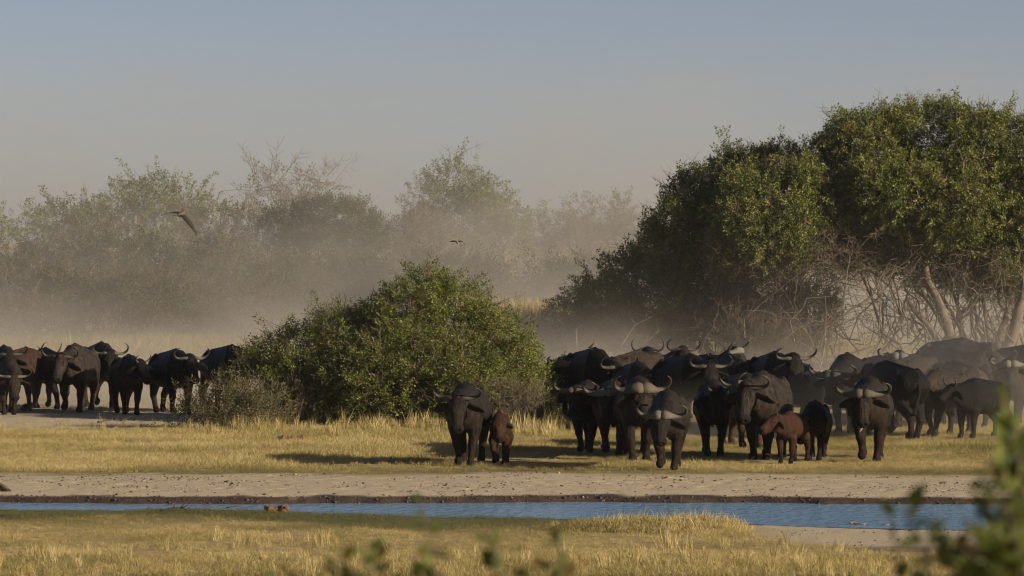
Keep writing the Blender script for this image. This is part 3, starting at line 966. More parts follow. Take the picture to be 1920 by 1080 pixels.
# ------------------------------------------------------------------ animals: signed distance bodies
class Sdf:
    def __init__(self, lo, hi, h):
        self.h = h
        self.lo = np.asarray(lo, float)
        n = np.ceil((np.asarray(hi, float) - self.lo) / h).astype(int) + 1
        self.n = n
        self.ax = [self.lo[i] + h * np.arange(n[i]) for i in range(3)]
        self.f = np.full(n, 1.0, dtype=np.float32)

    def _win(self, lo, hi):
        sl = []
        for i in range(3):
            a = max(0, int((lo[i] - self.lo[i]) / self.h) - 1)
            b = min(self.n[i], int((hi[i] - self.lo[i]) / self.h) + 3)
            if b <= a: return None
            sl.append(slice(a, b))
        sl = tuple(sl)
        P = np.meshgrid(*[self.ax[i][sl[i]] for i in range(3)], indexing='ij')
        return sl, P

    def _blend(self, sl, d, k):
        a = self.f[sl]
        hh = np.clip(0.5 + 0.5 * (d - a) / k, 0, 1)
        self.f[sl] = d * (1 - hh) + a * hh - k * hh * (1 - hh)

    def cone(self, a, b, ra, rb, k=0.05, sq=None, s=1.0):
        a = np.asarray(a, float); b = np.asarray(b, float)
        r = max(ra, rb) * max(1, s) + k + self.h * 2
        w = self._win(np.minimum(a, b) - r, np.maximum(a, b) + r)
        if w is None: return
        sl, (X, Y, Z) = w
        px, py, pz = X - a[0], Y - a[1], Z - a[2]
        ba = b - a
        if sq is not None:
            q = px * sq[0] + py * sq[1] + pz * sq[2]
            q = q * (1 / s - 1)
            px = px + sq[0] * q; py = py + sq[1] * q; pz = pz + sq[2] * q
            bq = ba.dot(sq) * (1 / s - 1); ba = ba + np.asarray(sq) * bq
        t = np.clip((px * ba[0] + py * ba[1] + pz * ba[2]) / (ba.dot(ba) + 1e-9), 0, 1)
        d = np.sqrt((px - t * ba[0]) ** 2 + (py - t * ba[1]) ** 2 + (pz - t * ba[2]) ** 2) - (ra + (rb - ra) * t)
        self._blend(sl, (d * min(1, s)).astype(np.float32), k)

    def ell(self, c, axes, r, k=0.03):
        c = np.asarray(c, float); r = np.asarray(r, float)
        R = r.max() + k + self.h * 2
        w = self._win(c - R, c + R)
        if w is None: return
        sl, (X, Y, Z) = w
        px, py, pz = X - c[0], Y - c[1], Z - c[2]
        q = [(px * a[0] + py * a[1] + pz * a[2]) / rr for a, rr in zip(axes, r)]
        l = np.sqrt(q[0] ** 2 + q[1] ** 2 + q[2] ** 2) + 1e-6
        g = np.sqrt((q[0] / r[0]) ** 2 + (q[1] / r[1]) ** 2 + (q[2] / r[2]) ** 2) + 1e-6
        self._blend(sl, (l * (l - 1) / g).astype(np.float32), k)

    def carve(self, c, r):
        c = np.asarray(c, float)
        w = self._win(c - r - self.h * 2, c + r + self.h * 2)
        if w is None: return
        sl, (X, Y, Z) = w
        d = r - np.sqrt((X - c[0]) ** 2 + (Y - c[1]) ** 2 + (Z - c[2]) ** 2)
        self.f[sl] = np.maximum(self.f[sl], d)

    def loft(self, st, k=0.05):
        """trunk: stations of (y, top, bottom, half width, egg)"""
        st = np.asarray(st, float)
        X, Y, Z = np.meshgrid(*self.ax, indexing='ij', sparse=True)
        y = self.ax[1]
        top = np.interp(y, st[:, 0], st[:, 1]); bot = np.interp(y, st[:, 0], st[:, 2]); wd = np.interp(y, st[:, 0], st[:, 3])
        ker = np.array([1, 2, 3, 4, 3, 2, 1]) / 16.0
        sm = lambda q: np.convolve(np.pad(q, 3, mode='edge'), ker, mode='valid')
        top, bot, wd = sm(top), sm(bot), sm(wd)
        c = ((top + bot) / 2)[None, :, None]; b = np.maximum((top - bot) / 2, 0.02)[None, :, None]; w_ = np.maximum(wd, 0.02)[None, :, None]
        t = (Z - c) / b
        w2 = w_ * (1.0 - 0.22 * np.clip(t, -1, 1) - 0.10 * np.clip(t, -1, 1) ** 2)
        q = np.sqrt((X / w2) ** 2 + t ** 2) + 1e-6
        d = (q - 1) * np.minimum(w_, b)
        ye = np.maximum(st[0, 0] - Y, Y - st[-1, 0])
        d = np.where(ye > 0, np.maximum(d, 0) + ye, d)
        self._blend((slice(None),) * 3, d.astype(np.float32), k)

    def nets(self):
        f = self.f; h = self.h
        s = f < 0
        n = np.array(f.shape) - 1
        cs = [(i, j, k) for i in (0, 1) for j in (0, 1) for k in (0, 1)]
        cnt = np.zeros(n, np.int8)
        for i, j, k in cs:
            cnt += s[i:i + n[0], j:j + n[1], k:k + n[2]]
        act = (cnt > 0) & (cnt < 8)
        idx = np.full(n, -1, np.int64)
        I, J, K = np.nonzero(act)
        idx[I, J, K] = np.arange(len(I))
        acc = np.zeros((len(I), 3)); num = np.zeros(len(I))
        for a in range(3):
            o = [c for c in cs if c[a] == 0]
            for c in o:
                d = list(c); d[a] = 1
                f0 = f[I + c[0], J + c[1], K + c[2]]; f1 = f[I + d[0], J + d[1], K + d[2]]
                m = (f0 < 0) != (f1 < 0)
                t = np.where(m, f0 / np.where(m, f0 - f1, 1), 0)
                p = np.tile(np.array(c, float), (len(I), 1)); p[:, a] = t
                acc[m] += p[m]; num[m] += 1
        v = (np.stack([I, J, K], -1) + acc / num[:, None]) * h + self.lo
        quads = []
        for a in range(3):
            b, c = (a + 1) % 3, (a + 2) % 3
            sh = [slice(None)] * 3; sh2 = [slice(None)] * 3
            sh[a] = slice(0, -1); sh2[a] = slice(1, None)
            m = s[tuple(sh)] != s[tuple(sh2)]
            e = np.stack(np.nonzero(m), -1)
            ok = (e[:, b] > 0) & (e[:, c] > 0) & (e[:, b] < n[b]) & (e[:, c] < n[c])
            e = e[ok]
            def cell(db, dc):
                g = e.copy(); g[:, b] -= db; g[:, c] -= dc
                return idx[g[:, 0], g[:, 1], g[:, 2]]
            q = np.stack([cell(1, 1), cell(0, 1), cell(0, 0), cell(1, 0)], -1)
            flip = ~s[e[:, 0], e[:, 1], e[:, 2]]
            q[flip] = q[flip][:, ::-1]
            quads.append(q)
        q = np.concatenate(quads)
        return v, q[(q >= 0).all(1)]


def hide_material():
    m, nt, out = new_mat('buffalo_hide')
    tc = nt.nodes.new('ShaderNodeTexCoord')
    a = attr(nt, 'tint')
    n1 = noise(nt, 7.0, 7, 0.75, tc.outputs['Object'])
    n2 = noise(nt, 42.0, 4, 0.6, tc.outputs['Object'])
    mp = nt.nodes.new('ShaderNodeMapping'); mp.inputs['Scale'].default_value = (1, 1, 0.35)
    nt.links.new(tc.outputs['Object'], mp.inputs[0])
    n3 = noise(nt, 13.0, 5, 0.7, mp.outputs[0])
    v = ramp(nt, n1.outputs['Fac'], [(0.3, (0.5, 0.5, 0.52)), (0.7, (1.6, 1.5, 1.38))])
    c = mixc(nt, a.outputs['Color'], v.outputs[0], 1.0, 'MULTIPLY')
    dm = ramp(nt, n3.outputs['Fac'], [(0.44, (0, 0, 0)), (0.72, (1, 1, 1))])
    fac = math_n(nt, 'MULTIPLY', dm.outputs[0], a.outputs['Alpha'])
    c = mixc(nt, c, (0.105, 0.082, 0.060), fac)
    d = nt.nodes.new('ShaderNodeBsdfPrincipled')
    nt.links.new(c, d.inputs['Base Color'])
    d.inputs['Roughness'].default_value = 0.5
    d.inputs['Specular IOR Level'].default_value = 0.11
    hb = math_n(nt, 'ADD', n2.outputs['Fac'], math_n(nt, 'MULTIPLY', n3.outputs['Fac'], 2.0))
    b = nt.nodes.new('ShaderNodeBump')
    b.inputs['Strength'].default_value = 0.9
    b.inputs['Distance'].default_value = 0.025
    nt.links.new(hb, b.inputs['Height'])
    nt.links.new(b.outputs[0], d.inputs['Normal'])
    nt.links.new(d.outputs[0], out.inputs['Surface'])
    return m


def horn_material():
    m, nt, out = new_mat('horn')
    tc = nt.nodes.new('ShaderNodeTexCoord')
    n1 = noise(nt, 26.0, 5, 0.7, tc.outputs['Object'])
    v = ramp(nt, n1.outputs['Fac'], [(0.3, (0.6, 0.58, 0.55)), (0.7, (1.25, 1.22, 1.18))])
    a = attr(nt, 'tint')
    d = nt.nodes.new('ShaderNodeBsdfPrincipled')
    nt.links.new(mixc(nt, a.outputs['Color'], v.outputs[0], 1.0, 'MULTIPLY'), d.inputs['Base Color'])
    rr = math_n(nt, 'SUBTRACT', 0.95, math_n(nt, 'MULTIPLY', a.outputs['Alpha'], 0.65))
    nt.links.new(rr, d.inputs['Roughness'])
    b = nt.nodes.new('ShaderNodeBump')
    b.inputs['Strength'].default_value = 0.8
    b.inputs['Distance'].default_value = 0.015
    nt.links.new(n1.outputs['Fac'], b.inputs['Height'])
    nt.links.new(b.outputs[0], d.inputs['Normal'])
    nt.links.new(d.outputs[0], out.inputs['Surface'])
    return m


HIDE = hide_material()
HORN = horn_material()
EYE = simple_mat('dark_eye', (0.008, 0.006, 0.005), (0.012, 0.009, 0.007), rough=0.12, bump=0, spec=0.6)
TONGUE = simple_mat('pale_lip', (0.50, 0.36, 0.28), (0.62, 0.46, 0.36), rough=0.5, bump=0)

HORNS = {   # (side, up, forward, radius along the head, radius across)
    'bull': [(0.012, 0.12, 0.02, 0.10, 0.062), (0.07, 0.145, 0.02, 0.11, 0.070), (0.14, 0.125, 0.015, 0.092, 0.062), (0.22, 0.072, 0.0, 0.07, 0.054), (0.31, 0.03, -0.02, 0.062, 0.052),
             (0.40, 0.03, -0.045, 0.05, 0.045), (0.465, 0.095, -0.065, 0.04, 0.038), (0.485, 0.19, -0.08, 0.031, 0.03), (0.455, 0.285, -0.09, 0.021, 0.02), (0.40, 0.345, -0.09, 0.006, 0.006)],
    'cow': [(0.085, 0.105, 0.0, 0.058, 0.05), (0.15, 0.10, -0.01, 0.058, 0.05), (0.22, 0.07, -0.02, 0.052, 0.046), (0.30, 0.055, -0.04, 0.046, 0.042), (0.37, 0.085, -0.055, 0.04, 0.037),
            (0.415, 0.155, -0.07, 0.034, 0.032), (0.42, 0.25, -0.085, 0.026, 0.025), (0.385, 0.335, -0.09, 0.017, 0.016), (0.325, 0.395, -0.09, 0.005, 0.005)],
    'young': [(0.09, 0.10, 0.0, 0.044, 0.04), (0.14, 0.12, -0.01, 0.042, 0.038), (0.19, 0.165, -0.02, 0.036, 0.033), (0.215, 0.235, -0.03, 0.028, 0.026), (0.205, 0.31, -0.035, 0.017, 0.016), (0.175, 0.37, -0.04, 0.004, 0.004)],
    'calf': [(0.085, 0.10, 0.0, 0.028, 0.026), (0.105, 0.15, -0.01, 0.022, 0.02), (0.12, 0.20, -0.02, 0.005, 0.005)],
}
STRIDES = {  # front left, front right, rear left, rear right: (forward swing, lift)
    'a': [(0.55, 0.0), (-0.35, 0.03), (-0.5, 0.0), (0.5, 0.0)],
    'b': [(-0.35, 0.0), (0.6, 0.09), (0.45, 0.0), (-0.55, 0.04)],
    'c': [(0.15, 0.0), (-0.1, 0.0), (0.1, 0.0), (-0.3, 0.0)],
    'd': [(0.7, 0.0), (-0.6, 0.12), (-0.2, 0.05), (0.6, 0.0)],
    'e': [(-0.1, 0.0), (0.35, 0.0), (-0.45, 0.0), (0.2, 0.0)],
}


def animal(px, fy, yaw, label, size=1.5, horn='bull', head=(0, -55), poll=None, stride='c', fat=1.0, hide=(0.020, 0.0165, 0.0145),
           leg=(0.035, 0.021, 0.014), dust=0.35, hornc=(0.20, 0.165, 0.12), hscale=1.0, res=0.024, boss=1.0, roll=0.0, calf=False, neck_up=0.0, lip=False, ear=1.0, dd=0.0, tailswing=0.0, headx=0.0):
    """one buffalo standing with the middle of its feet on pixel (px, fy) of the plain"""
    d0 = gd(fy) + dd
    sc = size / 1.5
    hy, hp = math.radians(head[0]), math.radians(-head[1])
    f = np.array([math.sin(hy) * math.cos(hp), -math.cos(hy) * math.cos(hp), -math.sin(hp)])
    s = np.array([math.cos(hy), math.sin(hy), 0.0])
    u = np.cross(f, s)
    rl = math.radians(roll)
    s, u = s * math.cos(rl) + u * math.sin(rl), u * math.cos(rl) - s * math.sin(rl)
    if poll is None:
        poll = (0.22 * math.sin(hy) + headx, -1.06 - 0.10 * math.cos(hy), 1.26 + neck_up)
    P = np.asarray(poll, float)
    hs = hscale * (1.28 if calf else 1.0)
    x0 = 0.62 + abs(P[0])
    S = Sdf((-x0, min(-1.25, P[1] - 0.72 * hs), -0.03), (x0, 1.28, max(1.58, P[2] + 0.32)), res / sc)
    w = fat * 0.88 * (0.86 if calf else 1.0)
    lift = 0.10 if calf else 0.0
    S.loft([(-0.93, 1.10, 0.86 + lift, 0.10 * w), (-0.82, 1.27, 0.70 + lift, 0.245 * w), (-0.62, 1.42, 0.61 + lift, 0.335 * w), (-0.38, 1.50, 0.60 + lift, 0.385 * w), (-0.1, 1.455, 0.585 + lift, 0.425 * w),
            (0.25, 1.40, 0.575 + lift, 0.46 * w), (0.55, 1.385, 0.61 + lift, 0.43 * w), (0.80, 1.37, 0.73, 0.35 * w), (0.98, 1.27, 0.86, 0.25 * w), (1.07, 1.14, 0.98, 0.12 * w)], 0.04)
    # neck, throat and dewlap
    S.cone((0, -0.52, 1.13), P - f * 0.02 - u * 0.02, 0.31 * w, 0.165 * hs, 0.10, (1, 0, 0), 0.78)
    S.cone((0, -0.70, 0.94), P + f * 0.12 * hs - u * 0.10 * hs, 0.20 * w, 0.10 * hs, 0.09, (1, 0, 0), 0.72)
    # head
    H = lambda a, b, c: P + (f * a + s * b + u * c) * hs
    S.cone(H(0.0, 0, 0.0), H(0.20, 0, 0.015), 0.155 * hs, 0.130 * hs, 0.05, s, 1.06)
    S.cone(H(0.18, 0, 0.01), H(0.45, 0, -0.015), 0.120 * hs, 0.096 * hs, 0.04, s, 1.0)
    S.cone(H(0.10, 0, -0.10), H(0.42, 0, -0.075), 0.095 * hs, 0.06 * hs, 0.05)
    S.ell(H(0.475, 0, -0.03), (f, s, u), np.array([0.085, 0.125, 0.09]) * hs, 0.04)
    for sg in (1, -1):
        S.ell(H(0.165, sg * 0.105, 0.055), (f, s, u), np.array([0.055, 0.038, 0.04]) * hs, 0.03)
        S.cone(H(0.10, sg * 0.10, 0.085), H(0.20, sg * 0.125, 0.075), 0.035 * hs, 0.028 * hs, 0.025)
        S.carve(H(0.535, sg * 0.052, 0.012), 0.026 * hs)
        e = s * sg * 0.86 - u * 0.40 + f * 0.22
        e /= np.linalg.norm(e)
        e2 = np.cross(e, f); e2 /= np.linalg.norm(e2); e3 = np.cross(e, e2)
        S.ell(P + (f * 0.05 + s * sg * 0.125 - u * 0.03) * hs + e * (0.15 * ear) * hs, (e, e2, e3), np.array([0.19 * ear, 0.115 * ear, max(0.030, 0.017 / sc * 1.3)]) * hs, 0.02)
    # legs
    feet = []
    for i, (a, l) in enumerate(STRIDES[stride]):
        sg = 1 if i % 2 == 0 else -1
        if i < 2:
            ft = np.array([sg * 0.125, -0.55 - 0.36 * a, l])
            el = np.array([sg * 0.185, -0.53 - 0.10 * a, 0.70])
            fl = ft + (0, 0.03 + l * 0.9, 0.12)
            kn = el * 0.47 + fl * 0.53 + (0, -0.02 - 0.9 * l, 0.0)
            S.cone((sg * 0.19 * w, -0.50, 1.08), el, 0.185 * w, 0.125, 0.10, (1, 0, 0), 0.8)
            S.cone(el, kn, 0.118, 0.078, 0.05)
            S.cone(kn, kn + (fl - kn) * 0.2, 0.079, 0.064, 0.03)
            S.cone(kn, fl, 0.066, 0.056, 0.03)
        else:
            ft = np.array([sg * 0.15, 0.86 - 0.36 * a, l])
            stf = np.array([sg * 0.215, 0.60 - 0.10 * a, 0.74])
            fl = ft + (0, 0.03 + l * 0.9, 0.12)
            hk = stf * 0.42 + fl * 0.58 + (0, 0.15 + 0.4 * l, 0.02)
            S.cone((sg * 0.18 * w, 0.74, 1.06), stf, 0.235 * w, 0.15, 0.08, (1, 0, 0), 0.75)
            S.cone(stf, hk, 0.14, 0.078, 0.05)
            S.cone(hk, fl, 0.070, 0.057, 0.03)
        S.cone(fl, ft + (0, -0.02, 0.05), 0.058, 0.074, 0.02)
        S.cone(ft + (0, -0.03, 0.05), ft + (0, -0.05, 0.03), 0.072, 0.070, 0.02)
        feet.append(ft)
    # hip points, shoulder blades, spine and the folds of the neck
    for sg in (1, -1):
        S.cone((sg * 0.22 * w, 0.56, 1.33), (sg * 0.30 * w, 0.66, 1.22), 0.055, 0.05, 0.05)
        S.cone((sg * 0.13 * w, -0.40, 1.42), (sg * 0.34 * w, -0.62, 0.98), 0.045, 0.06, 0.06)
        for q in range(3):
            S.cone((sg * 0.40 * w, 0.02 + 0.16 * q, 1.10), (sg * 0.42 * w, 0.0 + 0.16 * q, 0.80), 0.022, 0.022, 0.05)
    S.cone((0, -0.30, 1.485), (0, 0.80, 1.345), 0.035, 0.03, 0.05)
    # tail
    S.cone((0, 1.02, 1.20), (tailswing * 0.3, 1.13, 0.92), 0.045, 0.03, 0.04)
    S.cone((tailswing * 0.3, 1.13, 0.92), (tailswing, 1.12, 0.52), 0.03, 0.042, 0.02)
    Z = S.ax[2][None, None, :]
    S.f = np.maximum(S.f, (-Z).astype(np.float32))
    v, q = S.nets()
    # coat colours
    base = np.array(hide) * (0.62 if calf else 0.48); lg = np.array(leg) * (0.8 if calf else 0.62)
    zz = v[:, 2]
    k = np.clip((0.72 - zz) / 0.35, 0, 1) * (zz > 0.06)
    k = k * (np.abs(v[:, 0]) < 0.5)
    chest = np.exp(-(((v[:, 1] + 0.85) / 0.22) ** 2 + ((zz - 0.78) / 0.22) ** 2))
    k = np.clip(np.maximum(k * 0.9, chest * 0.8), 0, 1)
    t = base[None] * (1 - k[:, None]) + lg[None] * k[:, None]
    al = np.full(len(v), dust) * np.clip(0.35 + (zz - 0.5), 0.15, 1)
    hoof = np.clip((0.085 - zz) / 0.02, 0, 1)
    for ft in feet:
        near = (np.linalg.norm(v - ft, axis=1) < 0.13).astype(float)
        hoof = np.maximum(hoof, near * (v[:, 2] < ft[2] + 0.075))
    t = t * (1 - hoof[:, None]) + np.array([0.014, 0.012, 0.011]) * hoof[:, None]
    mz = np.clip(1.5 - np.linalg.norm(v - H(0.50, 0, -0.02), axis=1) / (0.085 * hs), 0, 1)
    t = t * (1 - mz[:, None]) + np.array([0.012, 0.010, 0.009]) * mz[:, None]
    fc = np.exp(-(np.linalg.norm(v - H(0.28, 0, 0.09), axis=1) / (0.13 * hs)) ** 2)
    t = t * (1 + 0.9 * fc[:, None])
    if calf:
        dk = np.clip((0.50 - zz) / 0.3, 0, 1)[:, None] * 0.55
        t = t * (1 - dk)
    al = al * (1 - mz) * (1 - hoof)
    tint = np.concatenate([t, al[:, None]], 1)
    me = np_mesh('buffalo_body', v, q, HIDE, True, tint)
    o = mobj('buffalo', me)
    o.location = (gx(px, d0), d0, float(ground_z(gx(px, d0), d0, False)))
    o.rotation_euler = (0, 0, math.radians(yaw))
    o.scale = (sc, sc, sc)
    tag(o, label, 'buffalo', 'buffalo herd coming towards the stream')
    if horn:
        pts = np.array(HORNS[horn])
        for sg in (1, -1):
            ctrl = np.array([P + (s * (sg * p[0] * 0.93) + u * (p[1] if p[1] < 0.15 else 0.15 + (p[1] - 0.15) * 0.85) + f * p[2]) * hs for p in pts])
            tt = np.linspace(0, len(pts) - 1, 26 if horn in ('bull', 'cow') else 16)
            # smooth resampling
            def cr(arr):
                i = np.clip(np.floor(tt).astype(int), 0, len(pts) - 2); w_ = (tt - i)
                p0 = arr[np.clip(i - 1, 0, None)]; p1 = arr[i]; p2 = arr[i + 1]; p3 = arr[np.clip(i + 2, None, len(pts) - 1)]
                w_ = w_[:, None]
                return 0.5 * (2 * p1 + (p2 - p0) * w_ + (2 * p0 - 5 * p1 + 4 * p2 - p3) * w_ ** 2 + (3 * p1 - p0 - 3 * p2 + p3) * w_ ** 3)
            path = cr(ctrl); rad = np.maximum(cr(pts[:, 3:5]), 0.004) * hs
            if horn == 'bull':
                rad[:9] *= boss
            rad *= (0.84 if horn == 'bull' else 0.68)
            rad *= (1 + 0.05 * np.sin(np.arange(len(rad)) * 2.4))[:, None]
            mb = MB()
            mb.tube(path, rad[:, ::-1], 10, flat=f)
            nv = len(np.concatenate(mb.v))
            kk = np.linspace(0, 1, len(path)); ring = np.repeat(kk, 10); ring = np.concatenate([ring, [0, 1]])
            hc = np.minimum(np.array(hornc) * 0.38, 0.13)
            if horn == 'bull':
                col = hc[None] * np.interp(ring, [0, 0.25, 0.5, 0.8, 1], [1.1, 0.95, 0.55, 0.36, 0.30])[:, None]
            else:
                col = hc[None] * np.interp(ring, [0, 0.3, 0.75, 1], [0.75, 0.55, 0.38, 0.30])[:, None]
            ct = np.concatenate([col, np.interp(ring, [0, 0.45, 1], [0.1, 0.45, 0.9])[:, None]], 1)
            mobj('horn', mb.mesh('horn', HORN, True, ct), o)
    for sg in (1, -1):
        me = eye_mesh()
        e = mobj('eye', me, o)
        e.location = H(0.172, sg * 0.132, 0.058)
        e.scale = (hs, hs, hs)
    if lip:
        mb = MB()
        a = H(0.52, 0.0, -0.10); b = H(0.60, -0.05, -0.13)
        mb.tube([a, a * 0.5 + b * 0.5 + np.array([0, 0, 0.012]), b], np.array([[0.035, 0.02], [0.034, 0.018], [0.02, 0.012]]), 8)
        mobj('tongue', mb.mesh('tongue', TONGUE), o)
    return o


_eye = []


def eye_mesh():
    if not _eye:
        mb = MB()
        a = np.linspace(-1, 1, 7) * math.pi / 2
        mb.tube(np.stack([np.zeros(7), np.zeros(7), 0.030 * np.sin(a)], -1), np.maximum(0.030 * np.cos(a), 0.001), 8)
        _eye.append(mb.mesh('eye', EYE))
    return _eye[0]
# ------------------------------------------------------------------ the herd
# lead animals on the golden grass
animal(877, 872, -5, 'cow with upswept horns leading the reddish calf in front of the bush', horn='cow', size=1.52, stride='a', head=(-4, -66), poll=(-0.05, -1.22, 1.20), hscale=1.10, fat=1.03, dust=0.3)
animal(938, 871, -3, 'small hornless calf walking right beside the cow in front of the bush', horn=None, size=0.98, stride='b', head=(6, -50), calf=True, fat=0.84, ear=0.7, hide=(0.050, 0.026, 0.016), leg=(0.072, 0.034, 0.019), dust=0.1)
animal(1253, 880, -4, 'lead bull with lowered head and wide flat pale horn boss, nearest the water', horn='bull', size=1.45, stride='b', head=(-8, -58), poll=(-0.06, -1.22, 1.00), hscale=1.02, hornc=(0.30, 0.265, 0.215), dust=0.35, boss=1.05)
animal(1196, 862, 1, 'heavy bull with a knobbly boss and turned face right behind the lead bull', horn='bull', size=1.58, stride='e', head=(10, -52), poll=(0.0, -1.2, 1.24), hscale=1.12, fat=1.06, boss=1.15, hornc=(0.24, 0.195, 0.145), res=0.024)
animal(1149, 853, -2, 'young bull with a white split boss between two dark bulls', horn='bull', size=1.46, stride='d', head=(-6, -62), poll=(-0.10, -1.2, 1.22), hornc=(0.42, 0.36, 0.29), leg=(0.10, 0.05, 0.022), boss=0.9)
animal(1106, 846, -10, 'black bull with its left horn raised at the left front of the main group', horn='bull', size=1.40, stride='a', head=(-8, -58), poll=(-0.10, -1.2, 1.26), boss=0.75, hornc=(0.24, 0.20, 0.15))
animal(1338, 852, -2, 'cow with short incurved horns and a fringed ear behind the lead bull', horn='young', size=1.46, stride='c', head=(8, -62), poll=(0.06, -1.2, 1.24), hscale=1.08, leg=(0.06, 0.034, 0.02), dust=0.3)
animal(1436, 858, -13, 'big cow with wide horns and a pale grey face beside the red calf', horn='cow', size=1.66, stride='c', head=(-10, -62), poll=(-0.10, -1.24, 1.20), hscale=1.10, dust=0.6, hornc=(0.26, 0.22, 0.165), hide=(0.026, 0.021, 0.017), tailswing=0.05)
animal(1485, 867, -20, 'rust red calf standing against the flank of the big cow', horn='calf', size=0.97, stride='e', head=(-34, -25), calf=True, ear=0.75, hide=(0.062, 0.029, 0.017), leg=(0.050, 0.026, 0.017), dust=0.12)
animal(1530, 860, -8, 'round black young buffalo behind the rust red calf', horn='young', size=1.12, stride='c', head=(-25, -66), poll=(-0.22, -1.08, 0.98), hide=(0.013, 0.012, 0.011), dust=0.08, hscale=1.05)
animal(1632, 862, -6, 'lone bull on the right with wide dark tipped horns and a pale lip', horn='bull', size=1.60, stride='b', head=(-6, -62), poll=(-0.08, -1.24, 1.18), hscale=1.05, hornc=(0.22, 0.18, 0.135), boss=0.95, lip=True, dust=0.4)
# second rank of the main group
animal(1390, 838, 16, 'bull with a dark curled horn looking out between two cows', horn='bull', size=1.50, stride='a', head=(38, -60), poll=(-0.25, -1.1, 1.30), hornc=(0.27, 0.23, 0.18), leg=(0.08, 0.045, 0.028), boss=0.85)
animal(1106, 791, 20, 'large black buffalo standing broadside right of the bush', horn='cow', size=1.66, stride='c', head=(12, -55), poll=(0.10, -1.18, 1.06), hide=(0.013, 0.012, 0.011), hscale=1.08, dust=0.15, hornc=(0.27, 0.22, 0.16), fat=1.05, res=0.03)
animal(1054, 786, 8, 'bull peering out from behind the right edge of the bush', horn='bull', size=1.46, stride='c', head=(-12, -60), hornc=(0.36, 0.32, 0.26), res=0.03)
animal(1190, 800, 14, 'buffalo whose curled horns show above the heavy bull', horn='cow', size=1.44, stride='c', head=(15, -62), poll=(0.1, -1.15, 1.15), hornc=(0.30, 0.25, 0.18), res=0.03)
animal(1282, 806, 24, 'wide black buffalo crossing behind the lead bull with its head turned to us', horn='cow', size=1.64, stride='a', head=(-12, -58), poll=(-0.05, -1.22, 1.22), hide=(0.013, 0.012, 0.011), hscale=1.05, dust=0.12, hornc=(0.28, 0.23, 0.165), fat=1.05, res=0.03)
animal(1185, 786, 150, 'brown flanked buffalo behind the curled horns above the heavy bull', horn=None, size=1.56, stride='c', head=(0, -60), hide=(0.05, 0.035, 0.026), dust=0.5, res=0.034)
animal(1215, 780, 175, 'buffalo with two round curled horns on the skyline of the herd', horn='cow', size=1.50, stride='c', head=(20, -10), neck_up=0.15, hornc=(0.12, 0.10, 0.08), res=0.034)
animal(1262, 776, 8, 'buffalo with thin spread horns behind the wide black back', horn='cow', size=1.50, stride='c', head=(6, -45), neck_up=0.2, hornc=(0.16, 0.135, 0.105), res=0.034)
animal(1318, 788, 30, 'bull whose pale boss rises above the wide black buffalo', horn='bull', size=1.50, stride='c', head=(35, -50), neck_up=0.26, hornc=(0.42, 0.35, 0.26), res=0.034)
animal(1372, 795, -165, 'brown dusty buffalo turned away beside the curly horned one', horn='young', size=1.56, stride='e', head=(-10, -30), hide=(0.052, 0.040, 0.028), dust=0.7, res=0.03)
animal(1446, 800, 12, 'black bull with clean round horns framed by the bare stems', horn='cow', size=1.64, stride='c', head=(8, -58), poll=(0.14, -1.15, 1.32), hide=(0.014, 0.0125, 0.0115), hornc=(0.30, 0.25, 0.18), hscale=1.08, dust=0.1, res=0.03)
animal(1512, 806, 158, 'dark young buffalo heading away between the red calf and the dust', horn=None, size=1.28, stride='e', head=(10, -50), hide=(0.022, 0.019, 0.017), dust=0.2, res=0.034)
# dusty right side
animal(1594, 812, -14, 'large dark buffalo fading into the dust left of the lone bull', horn='bull', size=1.70, stride='c', head=(-8, -60), poll=(-0.10, -1.22, 1.08), hide=(0.018, 0.017, 0.016), dust=0.2, hornc=(0.14, 0.125, 0.11), fat=1.05, res=0.03)
animal(1676, 824, -157, 'broad black rump walking away right of the lone bull', horn=None, size=1.60, stride='d', head=(-20, -50), hide=(0.012, 0.0115, 0.011), dust=0.06, fat=1.08, res=0.03, tailswing=0.15)
animal(1655, 790, 18, 'buffalo with a low white boss behind the lone bull', horn='bull', size=1.52, stride='c', head=(-25, -66), neck_up=0.16, hornc=(0.48, 0.43, 0.36), res=0.034)
animal(1706, 800, 152, 'brown backed buffalo between the black rump and the dark shoulder', horn=None, size=1.56, stride='c', head=(0, -60), hide=(0.045, 0.034, 0.026), dust=0.5, res=0.034)
animal(1770, 818, -30, 'grey dusty buffalo with its ear spread, facing the black rump', horn='young', size=1.40, stride='a', head=(-10, -52), poll=(0.0, -1.22, 1.14), hide=(0.045, 0.038, 0.03), dust=0.55, hornc=(0.34, 0.29, 0.22), res=0.03)
animal(1775, 790, 20, 'black shouldered buffalo in the middle of the dusty group', horn=None, size=1.66, stride='c', head=(60, -60), hide=(0.014, 0.013, 0.0125), dust=0.06, res=0.034)
animal(1800, 802, -160, 'reddish brown rump in front of the black shouldered buffalo', horn='cow', size=1.44, stride='c', head=(-5, -60), hide=(0.075, 0.046, 0.03), dust=0.6, hornc=(0.42, 0.35, 0.24), res=0.034)
animal(1840, 822, -42, 'black young buffalo walking left with one short horn', horn='young', size=1.24, stride='e', head=(-6, -25), poll=(-0.02, -1.2, 1.22), hide=(0.012, 0.0115, 0.011), dust=0.05, hornc=(0.28, 0.23, 0.17), res=0.03)
animal(1788, 770, 36, 'long grey back of a buffalo farthest behind in the dust', horn=None, size=1.72, stride='c', head=(0, -50), hide=(0.055, 0.048, 0.038), dust=0.7, fat=1.05, res=0.036)
animal(1855, 786, 2, 'dusty buffalo facing us with thin upright horns near the right edge', horn='cow', size=1.56, stride='c', head=(4, -55), hide=(0.035, 0.03, 0.024), dust=0.5, hornc=(0.30, 0.25, 0.18), res=0.034)
